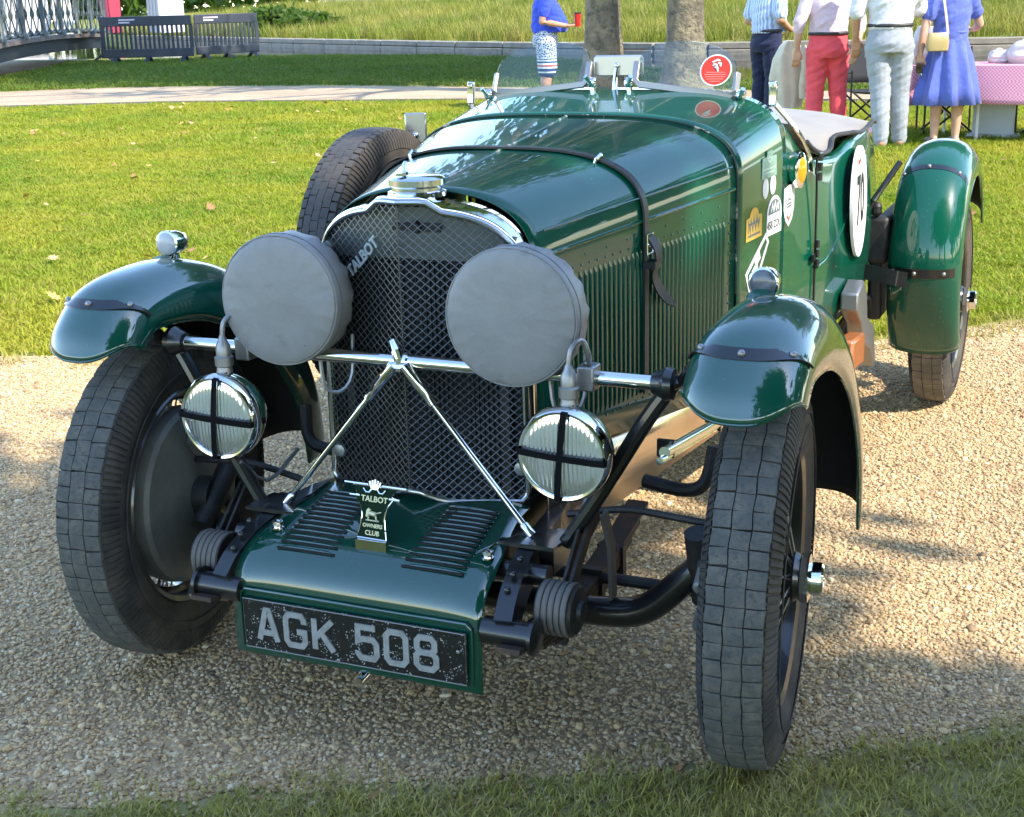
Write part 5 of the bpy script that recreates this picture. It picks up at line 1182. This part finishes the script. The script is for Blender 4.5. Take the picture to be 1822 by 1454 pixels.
def softbag(label, loc, sx, sy, sz, seed, mat, name='carrier_bag'):
    o = empty(name, loc, label, 'bag'); b = MB(); rings = []
    for t in np.linspace(0, 1, 14):
        w = (1-.35*t**3)*(.75+.25*math.sin(min(1, t*3)*PI/2)); rings.append([V(sx*w*math.copysign(abs(math.cos(a))**.7, math.cos(a))*(1+.16*noise.noise(V(math.cos(a)*2, math.sin(a)*2, t*4+seed))), sy*w*math.sin(a)*(1+.16*noise.noise(V(math.cos(a)*2+5, math.sin(a)*2, t*4+seed))), sz*t*(1+.12*noise.noise(V(math.cos(a)*1.5, math.sin(a)*1.5, seed)))) for a in np.linspace(0, 2*PI, 30, endpoint=False)])
    b.loft(rings); obj('sack', b, mat, o)
    b = MB(); b.tube(cat([V(-sx*.3, 0, sz*.95), V(-sx*.2, .01, sz*1.12), V(sx*.1, .01, sz*1.13), V(sx*.25, 0, sz*.95)], 10), .008, 8); obj('handle', b, mat, o); return o
softbag('tall white bag on the table between the tall man and the woman', (-.50, 12.2, .73), .22, .14, .36, 1, plast)
softbag('white cushion bag on the pink table right of the woman', (.38, 12.3, .73), .20, .14, .20, 5, plast)
softbag('small white bag beside the cushion bag on the pink table', (.12, 12.35, .73), .11, .10, .12, 9, plast)
cb = empty('cool_box', (.10, 12.45, 0), 'pale grey cool box standing under the pink table', 'cool box', rz=.1)
b = MB(); b.box((0, 0, .19), (.40, .28, .36)); obj('tub', b, M('coolbox_grey', (.45, .50, .55), .5), cb, bevel=.02)
b = MB(); b.box((0, 0, .40), (.42, .30, .05)); obj('lid', b, M('coolbox_white', (.7, .7, .7), .5), cb, bevel=.015)
b = MB(); b.box((0, -.02, .018), (.52, .34, .03)); obj('base_tray', b, M('coolbox_white2', (.72, .72, .70), .5), cb, bevel=.01)
def chair(label, loc, rz, seat):
    c = empty('camping_chair', loc, label, 'chair', 'folding chairs at the picnic', rz); fr = M('chair_frame', (.015, .015, .016), .4, .3)
    for s in (1, -1):
        b = MB(); b.tube([V(s*.25, -.22, 0), V(-s*.25, -.22, .42)], .011, 8); obj('cross_leg', b, fr, c)
        b = MB(); b.tube([V(s*.25, .22, 0), V(-s*.25, .22, .42)], .011, 8); obj('cross_leg', b, fr, c)
        b = MB(); b.tube([V(s*.27, .22, .02), V(s*.27, .24, .45), V(s*.27, .34, .86)], .011, 8); obj('back_post', b, fr, c)
        b = MB(); b.tube([V(s*.27, -.23, .62), V(s*.27, .24, .60)], .016, 8); obj('arm_rest', b, fr, c)
        b = MB(); b.tube([V(s*.27, -.23, .02), V(s*.27, -.23, .62)], .011, 8); obj('front_post', b, fr, c)
    b = MB(); b.loft([[V(x, y, .43-.05*math.cos(x*5)*math.cos(y*5)) for x in np.linspace(-.26, .26, 9)] for y in np.linspace(-.23, .24, 7)], False, False); obj('seat', b, seat, c, solid=.006)
    b = MB(); b.loft([[V(x, .26+.12*t+.03*math.cos(x*5), .48+.40*t) for x in np.linspace(-.26, .26, 9)] for t in np.linspace(0, 1, 6)], False, False); obj('backrest', b, seat, c, solid=.006); return c
RSEAT = M('red_canvas', (.42, .025, .03), .8); BSEAT = M('black_canvas', (.018, .018, .02), .8)
chair('red camping chair under the right end of the pink table', (.62, 12.75, 0), 2.9, RSEAT)
chair('black camping chair behind the coral red trousers', (-1.25, 13.1, 0), .5, BSEAT)
chair('black camping chair under the left end of the pink table', (-.38, 12.75, 0), .3, BSEAT)
bt = empty('drinks_bottle', (.60, 11.98, 0), 'orange and teal bottle on the grass at the right edge', 'bottle'); b = MB(); b.lathe([(.035, 0), (.04, .01), (.04, .11), (.038, .12)], None, 18); obj('lower_half', b, M('bottle_orange', (.7, .22, .03), .4), bt)
b = MB(); b.lathe([(.038, .12), (.04, .13), (.038, .19), (.018, .22), (.018, .245), (0, .246)], None, 18); obj('upper_half', b, M('bottle_teal', (.05, .35, .35), .4), bt)

# ------------------------------------------------------------------ barriers, bridge, fence, far buildings
BARR = M('black_plastic', (.022, .028, .040), .5, var=[((.04, .047, .06), 2, .4, .7)])
def barrier(label, a, c, h=1.14, lab=None):
    a, c = V(*a, 0), V(*c, 0); d = c-a; L = d.length; o = empty('plastic_barrier', a, label, 'barrier', 'black plastic barriers by the canal', math.atan2(d.y, d.x))
    b = MB(); b.box((L/2, 0, h-.125), (L, .06, .25)); obj('top_board', b, BARR, o, bevel=.015)
    b = MB(); b.box((L/2, 0, .27), (L, .075, .22)); obj('kick_board', b, BARR, o, bevel=.015)
    n = int(L/.125)
    for i in range(n+1):
        b = MB(); w = .055 if 0 < i < n else .10; b.box((lerp(.03, L-.03, i/n), 0, (h+.16)/2), (w, .045, h-.60)); obj('bar', b, BARR, o)
    for x in (L*.14, L*.5 if L > 1.6 else L*.55, L*.9):
        b = MB(); b.loft([[V(x-.05*q, y, z) for q in (1, -1)]+[V(x+.05, y, max(0, z-.05)), V(x-.05, y, max(0, z-.05))] for y, z in ((-.32, .03), (-.2, .10), (-.05, .19), (.05, .19), (.2, .10), (.32, .03))], True, True); obj('foot', b, BARR, o)
    if lab:
        b = MB(); b.box((lab, -.034, h-.12), (.52, .006, .16)); obj('label_panel', b, M('label_dark', (.03, .04, .07), .5), o)
        for k, (w, q) in enumerate(((.44, .035), (.30, -.035))):
            b = MB(); b.box((lab-.02-(.44-w)/2, -.039, h-.12+q), (w, .004, .035)); obj('label_line', b, M('label_print', (.62, .55, .60), .5), o)
    return o
barrier('long black plastic barrier standing by the canal', (-24.1, 28.65), (-21.75, 29.45), 1.22, .75)
barrier('shorter black plastic barrier at the right of the row', (-22.2, 30.2), (-21.3, 31.9), 1.22, .5)
barrier('black plastic barrier end seen at the left of the row', (-26.2, 31.3), (-24.9, 29.6), 1.22)
# bridge with lattice railing
IRON = M('bridge_iron', (.055, .075, .075), .5, .4, var=[((.13, .11, .09), 4, .5, .7)]); DECK = M('bridge_timber', (.13, .10, .085), .8, bump=(20, .3, .01))
br = empty('footbridge', (-22, 23, 0), 'iron footbridge with lattice railing at the left edge', 'footbridge', world=True)
BA, BB = V(-18.2, 16.4, .62), V(-27.6, 33.2, .70)
bd = (BB-BA); bl = bd.length; bu = bd.normalized(); bn = V(-bu.y, bu.x, 0)
b = MB(); rings = []
for t in np.linspace(0, 1, 12):
    c = BA+bd*t; arc = .16*math.sin(t*PI); rings.append([c+V(0, 0, arc), c+bn*2.6+V(0, 0, arc), c+bn*2.6+V(0, 0, arc-.10), c+V(0, 0, arc-.10)])
b.loft(rings); obj('deck', b, DECK, br)
b = MB(); rings = []
for t in np.linspace(0, 1, 12):
    c = BA+bd*t+bn*.12; arc = .16*math.sin(t*PI); rings.append([c+V(0, 0, arc-.10), c+bn*.12+V(0, 0, arc-.10), c+bn*.12+V(0, 0, arc-.42), c+V(0, 0, arc-.42)])
b.loft(rings); obj('girder', b, M('girder_black', (.012, .013, .014), .6), br)
npost = 9
for side in (0, 2.5):
    for i in range(npost+1):
        t = i/npost; c = BA+bd*t+bn*(side+.05)+V(0, 0, .16*math.sin(t*PI)); b = MB()
        b.tube([c, c+V(0, 0, .08), c+V(0, 0, .16), c+V(0, 0, 1.3), c+V(0, 0, 1.4)], [.13, .11, .06, .055, .09], 10); obj('post', b, IRON, br)
        if i < npost:
            for q in range(3):
                u0, u1 = t+(q)/npost/3, t+(q+1)/npost/3; ca = BA+bd*u0+bn*(side+.05)+V(0, 0, .16*math.sin(u0*PI)); cb_ = BA+bd*u1+bn*(side+.05)+V(0, 0, .16*math.sin(u1*PI)); mm = (ca+cb_)/2
                b = MB(); b.tube([ca+V(0, 0, .08), mm+V(0, 0, .55), cb_+V(0, 0, 1.12)], .016, 6); b.tube([cb_+V(0, 0, .08), mm+V(0, 0, .55), ca+V(0, 0, 1.12)], .016, 6)
                b.ball(mm+V(0, 0, .55), (.055, .055, .12), 8); b.ball(ca+V(0, 0, .10), (.07, .07, .07), 8); obj('lattice', b, IRON, br)
    for z in (.07, 1.16):
        b = MB(); b.tube([BA+bd*t+bn*(side+.05)+V(0, 0, .16*math.sin(t*PI)+z) for t in np.linspace(0, 1, 14)], .03, 8); obj('rail', b, IRON, br)
# far paling fence at the top of the meadow
PALE = M('pale_fence', (.52, .46, .34), .8)
fe = empty('paling_fence', (-12, 60, 1), 'pale upright paling fence along the top of the meadow', 'fence', world=True)
b = MB(); c = 0; xx_ = -44.
while xx_ < 16:
    y = far_y(xx_)+17.5; b.box((xx_, y, 1.0+.85), (.075, .03, 1.6)); xx_ += .21
obj('pales', b, PALE, fe, kind='stuff')
for z in (1.35, 2.3):
    b = MB(); b.tube([V(x, far_y(x)+17.55, z) for x in np.linspace(-44, 16, 30)], .035, 6); obj('rail', b, PALE, fe)
# far side: sandy ground and white sheds seen through railing and barriers
sheet('far_path', [(-75, 60), (-60, 67.5), (-47, 58.6), (-33, 50.5), (-36, 62), (-60, 95)], 1.25 if False else .20, SAND)
SHED = M('white_boarding', (.52, .50, .48), .7)
def shed(label, loc, w, h, d, rz, boards=True, mat=SHED, roofm=None):
    o = empty('shed', loc, label, 'shed', rz=rz); b = MB(); b.box((0, d/2, h/2), (w, d, h)); obj('wall', b, mat, o)
    b = MB(); b.prism([(-w/2-.2, h+.002), (w/2+.2, h+.002), (0, h+w*.22)], Matrix(((1, 0, 0, 0), (0, 0, 1, -.2), (0, 1, 0, 0), (0, 0, 0, 1))), d+.4); obj('roof', b, roofm or M('shed_roof', (.3, .3, .3), .7), o)
    if boards:
        n = int(w/.32)
        for i in range(n):
            b = MB(); b.box((lerp(-w/2+.16, w/2-.16, i/(n-1)), -.02, h/2), (.27, .03, h*.98)); obj('board', b, mat, o)
    return o
shed('white boarded shed behind the black barriers', (-41.2, 53.5, .25), 1.5, 3.2, 1.2, -.55)
shed('white tent like shed seen through the bridge railing', (-49.5, 52.5, .2), 3.0, 3.4, 2, -.7, False)
rb = empty('red_cabinet', (-43.7, 53.5, .25), 'tall red cabinet behind the black barrier', 'cabinet', rz=-.5); b = MB(); b.box((0, 0, 1.3), (1.1, .6, 2.6)); obj('case', b, M('red_paint', (.36, .03, .06), .5), rb, bevel=.05)
b = MB(); b.box((0, -.32, 1.3), (.9, .04, 2.2)); obj('door', b, M('red_paint2', (.42, .04, .08), .5), rb)
wm = M('white_post', (.74, .72, .70), .6)
gf = empty('white_picket_rail', (-46.2, 53.0, .25), 'white and gold upright railing left of the red cabinet', 'railing', rz=-.5)
for i in range(12): b = MB(); b.box((i*.22-1.3, 0, 1.2), (.07, .05, 2.4)); obj('picket', b, wm if i % 3 else PALE, gf)
b = MB(); b.box((0, .03, .6), (2.7, .04, .12)); obj('rail', b, wm, gf)
# dark hedge closing the view on the far side
def hedge(label, loc, sx, sy, sz, n, seed):
    r_ = np.random.default_rng(seed); o = empty('shrub', loc, label, 'shrub', 'dark shrubs beyond the canal'); d = r_.normal(size=(n, 3)); d /= np.linalg.norm(d, axis=1)[:, None]; P0 = d*(r_.random((n, 1))**.25)*np.array([sx, sy, sz])*(1+.15*r_.normal(size=(n, 1)))+np.array([0, 0, sz*.85])
    A = r_.normal(size=(n, 3)); A /= np.linalg.norm(A, axis=1)[:, None]; B_ = np.cross(A, r_.normal(size=(n, 3))); B_ /= np.linalg.norm(B_, axis=1)[:, None]; s_ = .16*r_.uniform(.6, 1.2, (n, 1))
    v = np.stack([P0-A*s_, P0+B_*s_*.6, P0+A*s_, P0-B_*s_*.6], 1).reshape(-1, 3); me = bpy.data.meshes.new('foliage'); me.from_pydata(v.tolist(), [], [(4*i, 4*i+1, 4*i+2, 4*i+3) for i in range(n)]); obj('foliage', me, LEAF, o)
    b = MB(); b.tube([V(0, 0, -.2), V(.1, 0, sz*.6)], [.12, .05], 8); obj('stem', b, BARK, o)
hedge('rounded green shrub in the meadow grass right of the barriers', (-33.5, 52.0, .35), 1.5, .9, .50, 1500, 2)
hedge('low green shrub on the far bank beyond the open lawn', (-31.2, 51.0, .3), 1.3, .9, .40, 1300, 4)
r_ = np.random.default_rng(41); n = 16000; t_ = r_.random(n); hx_ = np.interp(t_, [0, .5, 1], [-95, -30, 25]); hy_ = np.interp(t_, [0, .5, 1], [88, 74, 66])+r_.normal(size=n)*.9
P0 = np.stack([hx_, hy_, r_.random(n)**.8*5.5+.6], 1); A = r_.normal(size=(n, 3)); A /= np.linalg.norm(A, axis=1)[:, None]; B_ = np.cross(A, r_.normal(size=(n, 3))); B_ /= np.linalg.norm(B_, axis=1)[:, None]; s_ = .5*r_.uniform(.6, 1.2, (n, 1))
v = np.stack([P0-A*s_, P0+B_*s_*.6, P0+A*s_, P0-B_*s_*.6], 1).reshape(-1, 3); me = bpy.data.meshes.new('far_hedge'); me.from_pydata(v.tolist(), [], [(4*i, 4*i+1, 4*i+2, 4*i+3) for i in range(n)])
tag(obj('far_hedge', me, LEAF), 'distant green hedge behind the paling fence', 'hedge', kind='stuff')
# trees all round the park, out of the picture, that the paintwork reflects
for i, (x, y, r) in enumerate(((21, -3, 5.5), (23, 7, 6), (24, 17, 6), (26, 28, 6))):
    tree('park_tree', 'leafy park tree outside the view', (x, y, 0), .4, 4.5, (x, y, 6.6), r, 9000, .34, 'park trees around the lawn', limbs=6, seed=20+i, shape=.95)

# ------------------------------------------------------------------ loose cover: pebbles and grass
pm = []
for i in range(6):
    bm = bmesh.new(); bmesh.ops.create_icosphere(bm, subdivisions=1, radius=1)
    sx, sy, sz = random.uniform(.8, 1.25), random.uniform(.6, .9), random.uniform(.4, .65)
    for v in bm.verts:
        k = 1+random.uniform(-.18, .18); v.co = V(v.co.x*sx*k, v.co.y*sy*k, v.co.z*sz*k)
    me = bpy.data.meshes.new('pebble'); bm.to_mesh(me); bm.free(); me.shade_smooth() if i % 2 else None; pm.append(me)
PEBC = source_coll('pebble', pm, PEBM)
nearpoly = ragged([(-2.6, -1.95), (-.55, -.76), (-.187, -.53), (.5, -.175), (.8, .005), (1.24, .27), (2.4, .98)], .05, .05, 1)
farpoly = [(2.4, 4.1), (1.5, 4.2), (.97, 4.15), (.39, 3.52), (-1.6, 2.75), (-3.2, 2.1), (-4.6, 1.5)]
scatter('gravel_pebbles', nearpoly+farpoly, .005, PEBC, 11500, .0032, .0083, .5, 'loose pale and brown pebbles covering the gravel drive', 'gravel', 1)

scatter('larger_pebbles', nearpoly+farpoly, .006, PEBC, 150, .009, .0155, .5, 'bigger stones strewn among the gravel of the drive', 'gravel', 17)
def clump(nb, rad, h, w, lean):
    v = []; f = []
    for i in range(nb):
        a = random.uniform(0, 2*PI); r = rad*math.sqrt(random.random()); x, y = r*math.cos(a), r*math.sin(a)
        d = random.uniform(0, 2*PI); hh = h*random.uniform(.5, 1.1); l = lean*hh*random.uniform(.3, 1.3); px, py = -math.sin(d)*w/2, math.cos(d)*w/2
        dx, dy = math.cos(d)*l, math.sin(d)*l; o_ = len(v)
        v += [(x-px, y-py, 0), (x+px, y+py, 0), (x+dx*.35-px*.8, y+dy*.35-py*.8, hh*.6), (x+dx*.35+px*.8, y+dy*.35+py*.8, hh*.6), (x+dx, y+dy, hh)]
        f += [(o_, o_+1, o_+3, o_+2), (o_+2, o_+3, o_+4)]
    me = bpy.data.meshes.new('grass'); me.from_pydata(v, [], f); return me
GC = source_coll('grass_clump', [clump(16, .04, .026, .003, 1.4) for _ in range(4)], grass_mat('worn_blade', (.30, .30, .05), (.40, .36, .09), (.50, .40, .20), 1.6))
GM = source_coll('grass_tuft', [clump(18, .07, .036, .0065, 1.5) for _ in range(4)], BLADE)
GF = source_coll('grass_far', [clump(16, .16, .07, .016, 1.3) for _ in range(4)], BLADEF)
GW = source_coll('meadow_tuft', [clump(26, .30, .62, .022, .6) for _ in range(4)], MEADOW)
nearg = [(-2.6, -2.1)]+ragged([(-2.6, -1.98), (-.55, -.80), (-.187, -.57), (.5, -.215), (.8, -.035), (1.24, .23), (2.3, .86)], .05, .05, 1)+[(2.3, -.5), (.8, -1.1)]
scatter('near_grass', nearg, .002, GC, 2700, .55, 1.15, .25, 'thin worn grass along the near edge of the gravel drive', 'grass', 2)
edge = [(-2.4, -1.83), (-.55, -.77), (-.187, -.54), (.5, -.185), (.8, -.005), (1.24, .26), (2.2, .82)]
strip_ = [(x+.05, y-.10) for x, y in edge]+[(x-.04, y+.07) for x, y in edge][::-1]
scatter('edge_pebbles', strip_, .007, PEBC, 4200, .003, .0075, .6, 'stray pebbles strewn where the gravel meets the near grass', 'gravel', 7)
strip_ = [(x+.02, y-.04) for x, y in edge]+[(x-.03, y+.05) for x, y in edge][::-1]
scatter('edge_tufts', strip_, .004, GC, 380, .5, 1.1, .3, 'sparse grass tufts growing into the edge of the gravel', 'grass', 8)
edge2 = [(-4.2, 1.62), (-3.2, 2.1), (-1.6, 2.75), (.39, 3.52), (.97, 4.15), (1.5, 4.2), (2.2, 4.15)]
strip_ = [(x+.08, y-.20) for x, y in edge2]+[(x-.03, y+.06) for x, y in edge2][::-1]
scatter('far_edge_tufts', strip_, .004, GC, 170, .8, 1.7, .3, 'sparse grass along the far edge of the gravel drive', 'grass', 9)
mid = [(-5.2, 1.0), (-3.2, 2.14), (-1.6, 2.8), (.39, 3.58), (.97, 4.22), (1.5, 4.27), (3, 4.2), (3, 10.0), (-1, 10), (-5, 10), (-10.5, 10), (-8, 5)]
scatter('lawn_grass', mid, .002, GM, 620, .55, 1.1, .2, 'short sunlit mown grass of the lawn behind the car', 'grass', 3)
mid2 = [(-10.5, 10), (3, 10), (3, 16.2), (-4, 16.8), (-7.7, 16.6), (-9.7, 16.2), (-12.5, 15.8), (-14.9, 14.7), (-16, 13.5)]
scatter('lawn_grass_beyond', mid2, .002, GM, 240, .8, 1.5, .2, 'mown grass of the lawn stretching to the pale path', 'grass', 4)
farp = [(-26, 29.2), (-25, 27.9), (-22, 22.2), (-22.5, 17.3), (-18, 18.5), (-15.3, 19.9), (-11.9, 20.2), (-4, 19.2), (4, 18.2), (0, 18.4), (-4.5, 20.9), (-7.5, 24.9), (-11, 29.3), (-15.6, 32), (-22, 32.6)]
scatter('far_lawn_grass', farp, .002, GF, 60, .6, 1.2, .2, 'shaded mown grass between the path and the canal', 'grass', 5)
b = MB(); rings = []
for x in np.linspace(-48, 14, 40):
    y0 = far_y(x); rings.append([V(x, y0+.6, .02), V(x, y0+3, .14), V(x, y0+7, .48), V(x, y0+14, .92), V(x, y0+18, 1.0)])
b.loft(rings, False, False)
me = b.mesh('meadow'); bm = bmesh.new(); bm.from_mesh(me)
for f in bm.faces:
    if f.normal.z < 0: f.normal_flip()
bm.to_mesh(me); bm.free()
scatter('meadow_grass', me, 0, GW, 7.5, .5, 1.15, .2, 'long yellow green meadow grass on the bank beyond the canal', 'grass', 6)
